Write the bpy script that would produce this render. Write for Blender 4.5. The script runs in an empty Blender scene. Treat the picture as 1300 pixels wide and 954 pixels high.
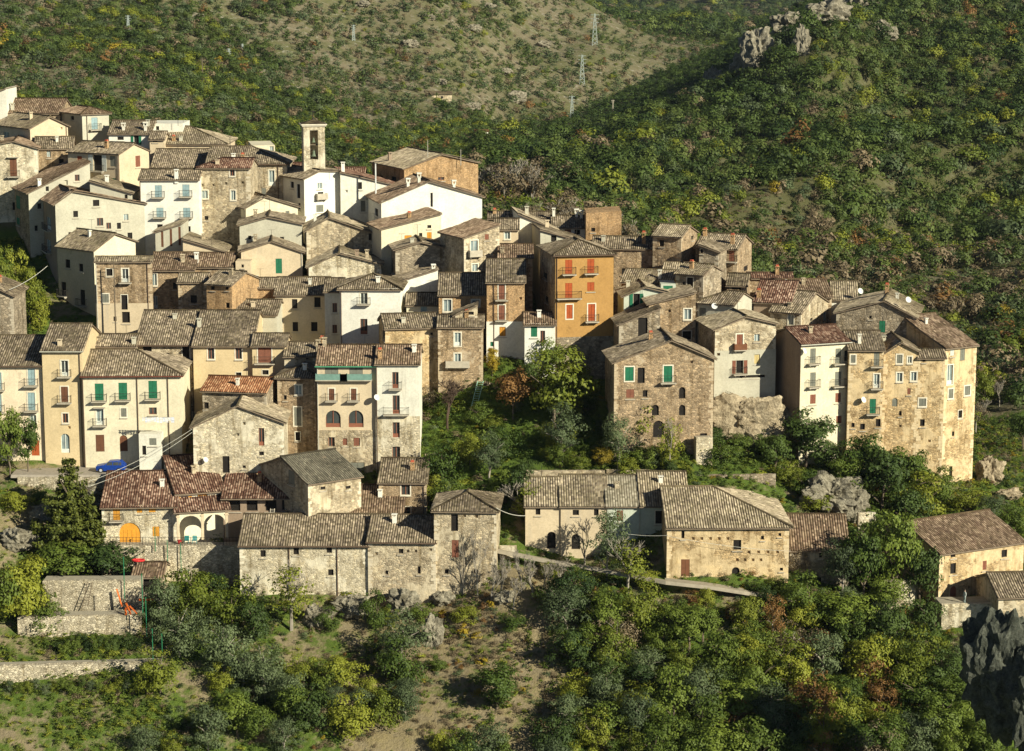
import bpy, math, random
import numpy as np
from mathutils import Vector, Matrix, noise
from mathutils.geometry import tessellate_polygon
from mathutils.bvhtree import BVHTree

SC = bpy.context.scene
COL = SC.collection
R = math.radians
rnd = random.Random(11)
npr = np.random.default_rng(5)

# ------------------------------------------------------------------ camera, light, exposure
FP = 2900.0; CAMZ = 110.0; PITCH = R(10)
cam_d = bpy.data.cameras.new('camera'); cam = bpy.data.objects.new('camera', cam_d); COL.objects.link(cam)
cam.location = (0, 0, CAMZ); cam.rotation_euler = (R(90) - PITCH, 0, 0)
cam_d.sensor_width = 36; cam_d.sensor_fit = 'HORIZONTAL'; cam_d.lens = 36 * FP / 1300
cam_d.clip_start = 1; cam_d.clip_end = 12000
SC.camera = cam
SUN_EL, SUN_AZ = R(26), R(50)          # to the right of and behind the camera
tos = Vector((math.sin(SUN_AZ) * math.cos(SUN_EL), -math.cos(SUN_AZ) * math.cos(SUN_EL), math.sin(SUN_EL)))
w = bpy.data.worlds.new('World'); SC.world = w; w.use_nodes = True
wn = w.node_tree.nodes; wl = w.node_tree.links; wn.clear()
sky = wn.new('ShaderNodeTexSky'); sky.sky_type = 'NISHITA'; sky.sun_disc = False
sky.air_density = 0.55; sky.dust_density = 0.2; sky.altitude = 900; sky.sun_elevation = SUN_EL; sky.sun_rotation = math.atan2(tos.x, tos.y)
bg = wn.new('ShaderNodeBackground'); bg.inputs[1].default_value = 0.05
wo = wn.new('ShaderNodeOutputWorld'); wl.new(sky.outputs[0], bg.inputs[0]); wl.new(bg.outputs[0], wo.inputs[0])
sd = bpy.data.lights.new('sun', 'SUN'); sd.energy = 5.0; sd.angle = R(0.5); sd.color = (1, 0.955, 0.79)
so = bpy.data.objects.new('sun', sd); COL.objects.link(so); so.location = (0, 0, 300)
so.rotation_euler = (-tos).to_track_quat('-Z', 'Y').to_euler()
SC.view_settings.view_transform = 'Standard'; SC.view_settings.look = 'None'
SC.view_settings.exposure = 0.64; SC.view_settings.gamma = 1.0

# ------------------------------------------------------------------ pixel of the photo + distance -> place
CP, SP = math.cos(PITCH), math.sin(PITCH)
def P(px, py, Y):
    v = (477 - py) / FP; u = (px - 650) / FP
    t = Y / (CP + v * SP)
    return Vector((t * u, Y, CAMZ + t * (-SP + v * CP)))
def ray(px, py):
    v = (477 - py) / FP; u = (px - 650) / FP
    return Vector((u, CP + v * SP, -SP + v * CP))
CAMP = Vector((0, 0, CAMZ))
def proj(p):
    x, y, z = p[0], p[1], p[2] - CAMZ
    d = y * CP - z * SP
    return 650 + FP * x / d, 477 - FP * (y * SP + z * CP) / d

# ------------------------------------------------------------------ materials
MATS = {}
class NT:
    def __init__(s, name):
        s.m = bpy.data.materials.new(name); s.m.use_nodes = True
        s.n = s.m.node_tree.nodes; s.l = s.m.node_tree.links; s.n.clear()
        s.out = s.n.new('ShaderNodeOutputMaterial')
    def add(s, t, **k):
        n = s.n.new(t)
        for a, b in k.items():
            if a.startswith('i_'):
                key = a[2:]; key = int(key) if key.isdigit() else key.replace('_', ' ')
                inp = n.inputs[key]
                if hasattr(b, 'is_linked') or isinstance(b, bpy.types.NodeSocket): s.l.new(b, inp)
                else: inp.default_value = b
            else: setattr(n, a, b)
        return n
    def link(s, a, b): s.l.new(a, b)
    def mix(s, f, a, b, mode='MIX'):
        n = s.n.new('ShaderNodeMix'); n.data_type = 'RGBA'; n.blend_type = mode
        for sock, val in ((n.inputs[0], f), (n.inputs[6], a), (n.inputs[7], b)):
            if isinstance(val, bpy.types.NodeSocket): s.l.new(val, sock)
            elif isinstance(val, (int, float)): sock.default_value = val
            else: sock.default_value = (*val[:3], 1)
        return n.outputs[2]
    def ramp(s, fac, stops):
        n = s.n.new('ShaderNodeValToRGB'); s.l.new(fac, n.inputs[0]); e = n.color_ramp.elements
        while len(e) < len(stops): e.new(0.5)
        for i, (p, c) in enumerate(stops):
            e[i].position = p; e[i].color = (*c, 1) if len(c) == 3 else c
        return n.outputs[0]
    def math(s, op, a, b=None, clamp=False):
        n = s.n.new('ShaderNodeMath'); n.operation = op; n.use_clamp = clamp
        for i, v in ((0, a), (1, b)):
            if v is None: continue
            if isinstance(v, bpy.types.NodeSocket): s.l.new(v, n.inputs[i])
            else: n.inputs[i].default_value = v
        return n.outputs[0]
    def noise(s, vec, scale, detail=4, rough=0.6):
        n = s.add('ShaderNodeTexNoise'); s.l.new(vec, n.inputs['Vector'])
        n.inputs['Scale'].default_value = scale; n.inputs['Detail'].default_value = detail; n.inputs['Roughness'].default_value = rough
        return n.outputs[0]
    def mapv(s, vec, sc):
        n = s.add('ShaderNodeMapping'); s.l.new(vec, n.inputs[0]); n.inputs['Scale'].default_value = sc
        return n.outputs[0]
    def bsdf(s, col, rough=0.9, normal=None, spec=0.15, metal=0.0):
        b = s.add('ShaderNodeBsdfPrincipled')
        if isinstance(col, bpy.types.NodeSocket): s.l.new(col, b.inputs['Base Color'])
        else: b.inputs['Base Color'].default_value = (*col, 1)
        b.inputs['Roughness'].default_value = rough; b.inputs['Specular IOR Level'].default_value = spec
        b.inputs['Metallic'].default_value = metal
        if normal is not None: s.l.new(normal, b.inputs['Normal'])
        s.l.new(b.outputs[0], s.out.inputs[0]); return b
    def bump(s, h, strength=0.5, dist=0.05):
        b = s.add('ShaderNodeBump'); b.inputs['Strength'].default_value = strength; b.inputs['Distance'].default_value = dist
        s.l.new(h, b.inputs['Height']); return b.outputs[0]

def mat(name, fn=None, *a):
    if name not in MATS: MATS[name] = fn(name, *a)
    return MATS[name]

def m_plain(name, col, rough=0.8, metal=0.0, var=0.25):
    t = NT(name); g = t.add('ShaderNodeNewGeometry').outputs['Position']
    f = t.noise(g, 2.2, 5)
    f = t.math('MULTIPLY_ADD', f, 1.6); f.node.inputs[2].default_value = -0.3
    c = t.mix(f, [x * (1 - var) for x in col], [min(1, x * (1 + var)) for x in col])
    t.bsdf(c, rough, metal=metal, spec=0.25); return t.m

def m_stone(name, c1, c2, mortar, plaster=None, amount=0.45, size=1.0):
    """rubble masonry: stones, mortar, worn plaster patches, streaks of weathering"""
    t = NT(name); g = t.add('ShaderNodeNewGeometry').outputs['Position']
    wob = t.add('ShaderNodeVectorMath', operation='ADD'); t.link(g, wob.inputs[0])
    nz = t.add('ShaderNodeTexNoise'); t.link(g, nz.inputs['Vector']); nz.inputs['Scale'].default_value = 3
    sc = t.add('ShaderNodeVectorMath', operation='SCALE'); t.link(nz.outputs['Color'], sc.inputs[0]); sc.inputs['Scale'].default_value = 0.12
    t.link(sc.outputs[0], wob.inputs[1])
    v = t.mapv(wob.outputs[0], (2.6 / size, 2.6 / size, 4.4 / size))
    vo = t.add('ShaderNodeTexVoronoi'); t.link(v, vo.inputs['Vector']); vo.inputs['Scale'].default_value = 1
    ve = t.add('ShaderNodeTexVoronoi', feature='DISTANCE_TO_EDGE'); t.link(v, ve.inputs['Vector']); ve.inputs['Scale'].default_value = 1
    sep = t.add('ShaderNodeSeparateColor'); t.link(vo.outputs['Color'], sep.inputs[0])
    stone = t.mix(sep.outputs[0], c1, c2)
    dark = t.math('MULTIPLY_ADD', sep.outputs[1], 0.65); dark.node.inputs[2].default_value = 0.62
    stone = t.mix(1.0, stone, t.add('ShaderNodeCombineColor').outputs[0], 'MULTIPLY')
    cc = stone.node.inputs[7].links[0].from_node
    for i in range(3): t.link(dark, cc.inputs[i])
    edge = t.ramp(ve.outputs['Distance'], [(0.0, (0, 0, 0)), (0.13, (1, 1, 1))])
    col = t.mix(edge, mortar, stone)
    big = t.noise(g, 0.33, 5, 0.65)
    if plaster:
        pm = t.ramp(big, [(amount + 0.02, (0, 0, 0)), (amount + 0.075, (1, 1, 1))])
        fine = t.noise(g, 1.7, 5, 0.7)
        pl = t.mix(fine, [x * 0.72 for x in plaster], [min(x * 1.18, .85) for x in plaster])
        col = t.mix(pm, col, pl)
        edge2 = t.mix(pm, edge, (1, 1, 1))
    else: edge2 = edge
    big2 = t.noise(g, 0.7, 6, 0.7)
    col = t.mix(1.0, col, t.ramp(big2, [(0.3, (0.58, 0.55, 0.5)), (0.5, (0.95, 0.95, 0.95)), (0.72, (1.18, 1.14, 1.05))]), 'MULTIPLY')
    st = t.noise(t.mapv(g, (1.5, 1.5, 0.16)), 1.0, 5, 0.65)
    col = t.mix(1.0, col, t.ramp(st, [(0.33, (0.62, 0.59, 0.53)), (0.48, (1, 1, 1))]), 'MULTIPLY')
    h = t.math('ADD', t.math('MULTIPLY', edge2, 0.6), t.noise(g, 9, 3))
    t.bsdf(col, 0.95, t.bump(h, 0.9, 0.07), spec=0.05); return t.m

def m_plaster(name, c, stain=(0.40, 0.35, 0.27), amount=0.5):
    t = NT(name); g = t.add('ShaderNodeNewGeometry').outputs['Position']
    a = t.noise(g, 0.55, 6, 0.68); b = t.noise(g, 4, 4, 0.6)
    col = t.mix(t.ramp(a, [(0.32, (0, 0, 0)), (0.68, (1, 1, 1))]), [x * 0.86 for x in c], [min(.86, x * 1.07) for x in c])
    col = t.mix(1.0, col, t.ramp(b, [(0.25, (0.86, 0.85, 0.83)), (0.6, (1.03, 1.03, 1.03))]), 'MULTIPLY')
    st = t.noise(t.mapv(g, (1.3, 1.3, 0.13)), 1.0, 6, 0.7)
    m = t.ramp(st, [(0.28, (1, 1, 1)), (0.46, (0, 0, 0))])
    m = t.math('MULTIPLY', m, amount)
    col = t.mix(m, col, stain)
    p = t.noise(g, 0.42, 4, 0.75)
    pm = t.math('MULTIPLY', t.ramp(p, [(0.66, (0, 0, 0)), (0.69, (1, 1, 1))]), 0.55)
    col = t.mix(pm, col, [x * 0.62 for x in c])
    t.bsdf(col, 0.92, t.bump(t.math('ADD', t.noise(g, 7, 4), pm), 0.35, 0.05), spec=0.08); return t.m

def m_tile(name, c1, c2, c3, moss=(0.17, 0.145, 0.075), mossamt=0.38):
    """canal tiles: one tone per tile, plus lichen in clumps; ribs are modelled"""
    t = NT(name); uv = t.add('ShaderNodeTexCoord').outputs['UV']; g = t.add('ShaderNodeNewGeometry').outputs['Position']
    fl = t.add('ShaderNodeVectorMath', operation='FLOOR'); t.link(uv, fl.inputs[0])
    ad = t.add('ShaderNodeVectorMath', operation='ADD'); t.link(fl.outputs[0], ad.inputs[0])
    oi = t.add('ShaderNodeObjectInfo'); t.link(oi.outputs['Location'], ad.inputs[1])
    fl2 = t.add('ShaderNodeVectorMath', operation='FLOOR'); t.link(ad.outputs[0], fl2.inputs[0])
    wnz = t.add('ShaderNodeTexWhiteNoise'); t.link(fl2.outputs[0], wnz.inputs[0])
    col = t.ramp(wnz.outputs['Value'], [(0.0, [x * .62 for x in c1]), (0.25, c1), (0.6, c2), (0.88, c3), (1.0, [min(1, x * 1.35) for x in c3])])
    # groove between covers is darker than their crowns
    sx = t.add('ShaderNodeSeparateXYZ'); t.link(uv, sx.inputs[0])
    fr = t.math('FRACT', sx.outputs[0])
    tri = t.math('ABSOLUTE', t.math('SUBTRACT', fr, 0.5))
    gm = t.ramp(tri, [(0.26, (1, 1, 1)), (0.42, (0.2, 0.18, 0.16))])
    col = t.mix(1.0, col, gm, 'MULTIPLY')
    ms = t.noise(g, 1.1, 5, 0.7)
    col = t.mix(t.math('MULTIPLY', t.ramp(ms, [(0.42, (0, 0, 0)), (0.62, (1, 1, 1))]), mossamt), col, moss, 'MIX')
    lg = t.noise(g, 0.35, 3)
    col = t.mix(1.0, col, t.ramp(lg, [(0.3, (0.72, 0.70, 0.66)), (0.65, (1.15, 1.12, 1.08))]), 'MULTIPLY')
    fv = t.math('FRACT', sx.outputs[1])
    h = t.math('ADD', t.math('MULTIPLY', fv, -0.6), t.math('MULTIPLY', wnz.outputs['Value'], 0.5))
    t.bsdf(col, 0.9, t.bump(h, 0.6, 0.08), spec=0.1); return t.m

def m_slat(name, c):
    t = NT(name); g = t.add('ShaderNodeNewGeometry').outputs['Position']
    s = t.add('ShaderNodeSeparateXYZ'); t.link(g, s.inputs[0])
    f = t.math('FRACT', t.math('MULTIPLY', s.outputs[2], 11.0))
    col = t.mix(t.ramp(f, [(0.0, (0, 0, 0)), (0.35, (1, 1, 1))]), [x * 0.45 for x in c], c)
    col = t.mix(1.0, col, t.ramp(t.noise(g, 2.5, 4), [(0.3, (0.8, 0.8, 0.8)), (0.7, (1.1, 1.1, 1.1))]), 'MULTIPLY')
    t.bsdf(col, 0.6, t.bump(f, 0.5, 0.03), spec=0.3); return t.m

def m_glass(name, c):
    t = NT(name); g = t.add('ShaderNodeNewGeometry').outputs['Position']
    col = t.mix(t.noise(g, 0.9, 2), [x * .4 for x in c], [x * 1.6 for x in c])
    t.bsdf(col, 0.12, spec=0.5); return t.m

WALL = {
 'stone': lambda: mat('rubble_stone_tan', m_stone, (0.57, 0.47, 0.31), (0.38, 0.30, 0.195), (0.43, 0.37, 0.26), (0.60, 0.51, 0.35), 0.52),
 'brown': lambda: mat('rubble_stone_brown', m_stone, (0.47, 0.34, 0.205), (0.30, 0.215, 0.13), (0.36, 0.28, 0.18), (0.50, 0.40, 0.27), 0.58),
 'gold': lambda: mat('rubble_stone_golden', m_stone, (0.62, 0.45, 0.24), (0.45, 0.31, 0.155), (0.46, 0.35, 0.20), (0.64, 0.49, 0.28), 0.45, 0.9),
 'grey': lambda: mat('rubble_stone_grey', m_stone, (0.44, 0.36, 0.25), (0.26, 0.21, 0.145), (0.24, 0.20, 0.14), (0.42, 0.36, 0.26), 0.58, 1.3),
 'light': lambda: mat('rubble_stone_light', m_stone, (0.67, 0.58, 0.41), (0.52, 0.44, 0.29), (0.54, 0.48, 0.35), (0.68, 0.61, 0.45), 0.5, 0.85),
 'brick': lambda: mat('brick_courses_tan', m_stone, (0.57, 0.37, 0.19), (0.45, 0.28, 0.14), (0.48, 0.34, 0.19), None, 0.5, 0.5),
 'cream': lambda: mat('plaster_cream', m_plaster, (0.67, 0.60, 0.42)),
 'peach': lambda: mat('plaster_peach', m_plaster, (0.74, 0.61, 0.42)),
 'white': lambda: mat('plaster_white', m_plaster, (0.68, 0.65, 0.53)),
 'cream2': lambda: mat('plaster_light_cream', m_plaster, (0.76, 0.70, 0.52)),
 'bright': lambda: mat('plaster_bright_white', m_plaster, (0.74, 0.71, 0.60), (0.6, .56, .46), 0.25),
 'plgrey': lambda: mat('plaster_grey', m_plaster, (0.48, 0.45, 0.34)),
 'pltan': lambda: mat('plaster_tan', m_plaster, (0.58, 0.47, 0.31)),
 'ochre': lambda: mat('plaster_ochre', m_plaster, (0.42, 0.24, 0.08), (0.42, 0.24, 0.08), 0.35),
 'yellow': lambda: mat('plaster_yellow', m_plaster, (0.60, 0.47, 0.27), (0.5, 0.38, 0.2), 0.4),
 'green': lambda: mat('plaster_pale_green', m_plaster, (0.50, 0.53, 0.42)),
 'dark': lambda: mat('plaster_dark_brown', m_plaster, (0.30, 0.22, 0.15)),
 'dry': lambda: mat('dry_stone', m_stone, (0.66, 0.58, 0.42), (0.50, 0.43, 0.30), (0.30, 0.25, 0.17), None, 0.5, 0.9),
}
ROOF = {
 'old': lambda: mat('canal_tiles_weathered', m_tile, (0.20, 0.16, 0.115), (0.29, 0.235, 0.168), (0.40, 0.33, 0.235)),
 'pale': lambda: mat('canal_tiles_pale', m_tile, (0.27, 0.22, 0.155), (0.37, 0.305, 0.215), (0.48, 0.405, 0.285), (0.30, 0.26, 0.14), 0.35),
 'brown': lambda: mat('canal_tiles_brown', m_tile, (0.20, 0.135, 0.092), (0.29, 0.205, 0.14), (0.39, 0.29, 0.20), (0.15, 0.12, 0.06), 0.35),
 'red': lambda: mat('clay_tiles_red_brown', m_tile, (0.15, 0.08, 0.055), (0.235, 0.135, 0.092), (0.35, 0.24, 0.17), (0.16, 0.09, 0.06), 0.25),
 'redb': lambda: mat('clay_tiles_mottled', m_tile, (0.14, 0.072, 0.05), (0.24, 0.145, 0.10), (0.39, 0.275, 0.20), (0.16, 0.09, 0.06), 0.2),
 'orange': lambda: mat('clay_tiles_orange', m_tile, (0.30, 0.13, 0.065), (0.40, 0.19, 0.095), (0.50, 0.29, 0.16), (0.28, 0.16, 0.08), 0.25),
 'metal': lambda: mat('bitumen_sheet_roof', m_tile, (0.15, 0.14, 0.105), (0.19, 0.175, 0.13), (0.21, 0.195, 0.145), (0.11, 0.10, 0.07), 0.3),
 'cement': lambda: mat('cement_sheet_roof', m_tile, (0.32, 0.29, 0.21), (0.38, 0.34, 0.25), (0.44, 0.40, 0.30), (0.24, 0.21, 0.13), 0.3),
}
PAL = dict(dk=(0.012, 0.010, 0.008), br=(0.16, 0.065, 0.03), gr=(0.015, 0.16, 0.075), og=(0.42, 0.085, 0.02), ye=(0.62, 0.28, 0.03), wh=(0.62, 0.64, 0.56),
           bl=(0.30, 0.42, 0.42), gy=(0.20, 0.20, 0.155), rd=(0.24, 0.09, 0.05), cr=(0.62, 0.48, 0.2))
def slatm(k): return mat('slatted_shutter_' + k, m_slat, PAL[k])
def woodm(k): return mat('painted_wood_' + k, m_plain, PAL[k])
GLASS = mat('window_glass', m_glass, (0.05, 0.055, 0.05))
GLASSL = mat('window_glass_pale', m_glass, (0.22, 0.27, 0.26))
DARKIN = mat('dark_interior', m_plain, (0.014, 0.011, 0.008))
SURR = mat('stone_surround', m_plain, (0.66, 0.60, 0.46))
CONC = mat('concrete', m_plain, (0.42, 0.37, 0.28))
IRON = mat('wrought_iron', m_plain, (0.035, 0.03, 0.025))
PIPE = mat('copper_brown_pipe', m_plain, (0.13, 0.085, 0.055))
PIPEL = mat('grey_pipe', m_plain, (0.45, 0.42, 0.34))
DISH = mat('dish_white', m_plain, (0.58, 0.57, 0.52))

# ------------------------------------------------------------------ mesh helper
class MB:
    def __init__(s): s.v = []; s.f = []; s.uv = []; s.mi = []
    def poly(s, pts, uvs=None, mi=0):
        b = len(s.v); s.v += [tuple(p) for p in pts]; s.f.append(tuple(range(b, b + len(pts))))
        s.uv += list(uvs) if uvs else [(0, 0)] * len(pts); s.mi.append(mi)
    def box(s, x0, x1, y0, y1, z0, z1, mi=0):
        c = [(x0, y0, z0), (x1, y0, z0), (x1, y1, z0), (x0, y1, z0), (x0, y0, z1), (x1, y0, z1), (x1, y1, z1), (x0, y1, z1)]
        for f in ((0, 1, 5, 4), (1, 2, 6, 5), (2, 3, 7, 6), (3, 0, 4, 7), (4, 5, 6, 7), (3, 2, 1, 0)): s.poly([c[i] for i in f], mi=mi)
    def bar(s, a, b, r, n=4, r2=None):
        a = Vector(a); b = Vector(b); d = b - a
        if d.length < 1e-6: return
        q = d.to_track_quat('Z', 'Y'); r2 = r if r2 is None else r2
        A = [a + q @ Vector((r * math.cos(2 * math.pi * i / n), r * math.sin(2 * math.pi * i / n), 0)) for i in range(n)]
        B = [b + q @ Vector((r2 * math.cos(2 * math.pi * i / n), r2 * math.sin(2 * math.pi * i / n), 0)) for i in range(n)]
        for i in range(n): s.poly([A[i], A[(i + 1) % n], B[(i + 1) % n], B[i]])
        s.poly(A[::-1]); s.poly(B)
    def build(s, name, m, parent=None, smooth=False):
        me = bpy.data.meshes.new(name); me.from_pydata(s.v, [], s.f)
        ul = me.uv_layers.new(name='UVMap'); ul.data.foreach_set('uv', np.array(s.uv, dtype=np.float32).ravel())
        for x in (m if isinstance(m, (list, tuple)) else [m]): me.materials.append(x)
        if any(s.mi): me.polygons.foreach_set('material_index', s.mi)
        if smooth: me.polygons.foreach_set('use_smooth', [True] * len(me.polygons))
        me.update()
        o = bpy.data.objects.new(name, me); COL.objects.link(o)
        if parent is not None: o.parent = parent
        return o
def tag(o, label=None, cat=None, group=None, kind=None):
    if label: o['label'] = label
    if cat: o['category'] = cat
    if group: o['group'] = group
    if kind: o['kind'] = kind
    return o
def empty(name, loc, rz=0.0):
    o = bpy.data.objects.new(name, None); o.empty_display_size = 0.5; COL.objects.link(o)
    o.location = loc; o.rotation_euler = (0, 0, rz); return o

# ------------------------------------------------------------------ terrain: feature lines (Y, py) at columns of the photo
TAIL = [(1500, 40), (2300, 55), (3000, -70)]
def near(*a): return [(60, 3933), (200, 1340), (240, 954)] + list(a)
COLS = {
 -500: near((250,870),(262,775),(270,694),(279,625),(288,583),(305,490),(322,410),(342,320),(375,180),(400,140),(450,140),(550,150),(620,130),(700,80),(760,40),(800,10),(860,-40),(950,-110),(1200,-90),(2300,-60),(3000,-120)),
 0: near((250,865),(261,778),(270,694),(279,625),(288,583),(305,490),(322,410),(345,310),(378,190),(410,185),(480,190),(560,180),(640,140),(720,90),(790,45),(850,5),(920,-45),(1000,-100),(1200,-60),(2300,-40),(3000,-120)),
 125: near((250,860),(263,775),(275,725),(281,630),(288,583),(305,490),(322,410),(345,310),(373,205),(404,215),(480,210),(572,190),(665,143),(745,97),(820,52),(882,12),(945,-38),(1030,-96),(1230,-60),(2300,-40),(3000,-120)),
 200: near((250,860),(263,775),(275.5,722),(281,628),(288,583),(305,490),(322,410),(345,310),(370,215),(400,230),(480,222),(580,195),(680,145),(760,100),(840,55),(900,15),(960,-35),(1050,-95),(1250,-60),(2300,-40),(3000,-120)),
 290: near((251,860),(263,775),(275.5,722),(281,636),(288,594),(305,500),(322,418),(343,320),(366,240),(400,250),(490,233),(610,203),(710,155),(790,110),(870,63),(930,20),(990,-30),(1075,-90),(1275,-60),(2300,-20),(3000,-110)),
 400: near((252,858),(264,772),(272,715),(281,640),(288,605),(305,510),(322,425),(342,330),(362,260),(400,270),(500,242),(640,210),(740,165),(820,120),(900,70),(960,25),(1020,-25),(1100,-85),(1300,-60),(2300,0),(3000,-100)),
 560: near((250,872),(266,765),(272,700),(283,625),(293,550),(300,495),(318,420),(338,345),(350,310),(390,310),(500,262),(660,222),(770,185),(860,145),(940,95),(1010,45),(1080,-5),(1160,-65),(1350,-40),(2300,20),(3000,-90)),
 650: near((250,872),(264,745),(272,685),(280,625),(291,545),(302,455),(318,400),(330,350),(338,320),(380,320),(500,268),(650,225),(800,190),(880,176),(960,148),(1030,100),(1100,50),(1200,-20),(1400,0),(2300,50),(3000,-70)),
 750: near((250,872),(263,752),(272,708),(281,605),(292,530),(301,485),(315,430),(330,370),(338,330),(385,345),(480,295),(620,245),(800,170),(955,137),(990,170),(1040,125),(1120,60),(1300,5),*TAIL),
 850: near((248,880),(262,750),(276,625),(282,590),(292,540),(302,490),(315,440),(330,380),(338,350),(380,390),(470,325),(600,265),(800,120),(1015,86),(1048,130),(1080,125),(1150,90),(1300,50),*TAIL),
 950: near((248,880),(261,752),(275,632),(282,600),(289,560),(296,490),(310,440),(325,405),(332,390),(380,440),(460,352),(590,272),(800,72),(1060,46),(1090,95),(1110,110),(1200,80),(1300,60),*TAIL),
 1050: near((248,880),(261,772),(271,710),(280,640),(289,592),(294,557),(306,505),(315,478),(322,470),(380,480),(460,370),(590,270),(800,12),(1085,-12),(1110,20),(1140,50),(1250,40),(1350,20),*TAIL),
 1150: near((246,890),(258,795),(268,745),(280,672),(288,617),(294,594),(303,565),(312,550),(320,548),(370,520),(460,400),(590,280),(800,100),(1030,-60),(1100,-40),(1150,0),(1250,0),(1350,0),*TAIL),
 1240: near((246,890),(258,788),(270,722),(281,672),(291,624),(296,608),(305,595),(315,580),(330,560),(370,500),(460,400),(590,280),(800,90),(1030,-90),(1100,-60),(1150,-20),(1250,0),(1350,0),*TAIL),
 1300: near((246,890),(258,785),(270,720),(281,675),(291,640),(300,610),(312,585),(330,560),(350,520),(385,470),(460,390),(590,270),(800,80),(1030,-110),(1100,-60),(1150,-20),(1250,0),(1350,0),*TAIL),
 1900: near((246,890),(258,780),(270,710),(281,660),(291,620),(300,590),(312,560),(330,530),(350,490),(385,440),(460,350),(590,230),(800,30),(1030,-160),(1100,-100),(1150,-60),(1250,0),(1350,0),*TAIL),
}
def flat(x, y):
    """1 on the bare left flank of the right hand ridge, where the slope is a plain steep fall to the left"""
    px = 650 + FP * x / y
    return max(0, min(1, (y - 770) / 40)) * max(0, min(1, (1110 - y) / 30)) * max(0, min(1, (1100 - px) / 50)) * max(0, min(1, (px - 640) / 40))
def build_terrain():
    cols = sorted(COLS); K = np.array([COLS[c] for c in cols], float)      # col, knot, 2
    nk = K.shape[1]
    SUB = [6, 12] + [8] * 9 + [10] * (nk - 12)
    pxs = np.arange(-500, 1901, 8.0)
    Kc = np.empty((len(pxs), nk, 2))
    for k in range(nk):
        for j in range(2): Kc[:, k, j] = np.interp(pxs, cols, K[:, k, j])
    ker = np.array([1, 2, 3, 4, 3, 2, 1.0]); ker /= ker.sum()
    for k in range(nk):
        for j in range(2):
            a = np.pad(Kc[:, k, j], 3, mode='edge'); Kc[:, k, j] = np.convolve(a, ker, 'valid')
    rows = []
    for k in range(nk - 1):
        for s in range(SUB[k]):
            f = s / SUB[k]; rows.append((1 - f) * Kc[:, k] + f * Kc[:, k + 1])
    rows.append(Kc[:, -1])
    G = np.array(rows)                                                # row, px, (Y,py)
    v = (477 - G[..., 1]) / FP; u = ((pxs - 650) / FP)[None, :]
    t = G[..., 0] / (CP + v * SP)
    X = t * u; Y = G[..., 0]; Z = CAMZ + t * (-SP + v * CP)
    # soften creases along each column
    for _ in range(2):
        Z[1:-1] = 0.25 * Z[:-2] + 0.5 * Z[1:-1] + 0.25 * Z[2:]
    nr, nc = X.shape
    for i in range(nr):
        for j in range(nc):
            x, y = X[i, j], Y[i, j]
            if y > 360:
                a = min(1, (y - 360) / 200)
                d = noise.noise(Vector((x * .006, y * .004, 3))) * 8 + noise.noise(Vector((x * .02, y * .013, 7))) * 5.0 + noise.noise(Vector((x * .06, y * .05, 1))) * 1.6
                rb = min(1, max(0, (x - 5 + (y - 450) * .02) / 40)) * min(1, max(0, (x - 30 - max(0, y - 640) * .31) / 45 if y > 600 else 1)) * min(1, max(0, (y - 470) / 150)) * min(1, max(0, (1120 - y) / 120))
                q = x * .83 - y * .55 + noise.noise(Vector((x * .008, y * .008, 5))) * 38
                d += rb * (12.0 * math.sin(q / 15.0) + 2.5 * math.sin(q / 5.7 + 1))
                Z[i, j] += a * d * (1 + max(0, y - 1400) / 700) * (1 - .8 * flat(x, y))
            else:
                Z[i, j] += noise.noise(Vector((x * .12, y * .12, 9))) * .5 + noise.noise(Vector((x * .5, y * .5, 2))) * .22
    V = np.stack([X, Y, Z], -1).reshape(-1, 3)
    idx = np.arange(nr * nc).reshape(nr, nc)
    F = np.stack([idx[:-1, :-1], idx[:-1, 1:], idx[1:, 1:], idx[1:, :-1]], -1).reshape(-1, 4)
    return V, F, G
TV, TF, TG = build_terrain()
BVH = BVHTree.FromPolygons([tuple(p) for p in TV], [tuple(f) for f in TF.tolist()])
def gz(x, y):
    h = BVH.ray_cast(Vector((x, y, 900)), Vector((0, 0, -1)))
    return h[0].z if h[0] else 0.0
def ground_at(px, py):
    h = BVH.ray_cast(CAMP, ray(px, py))
    return h[0]
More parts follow.
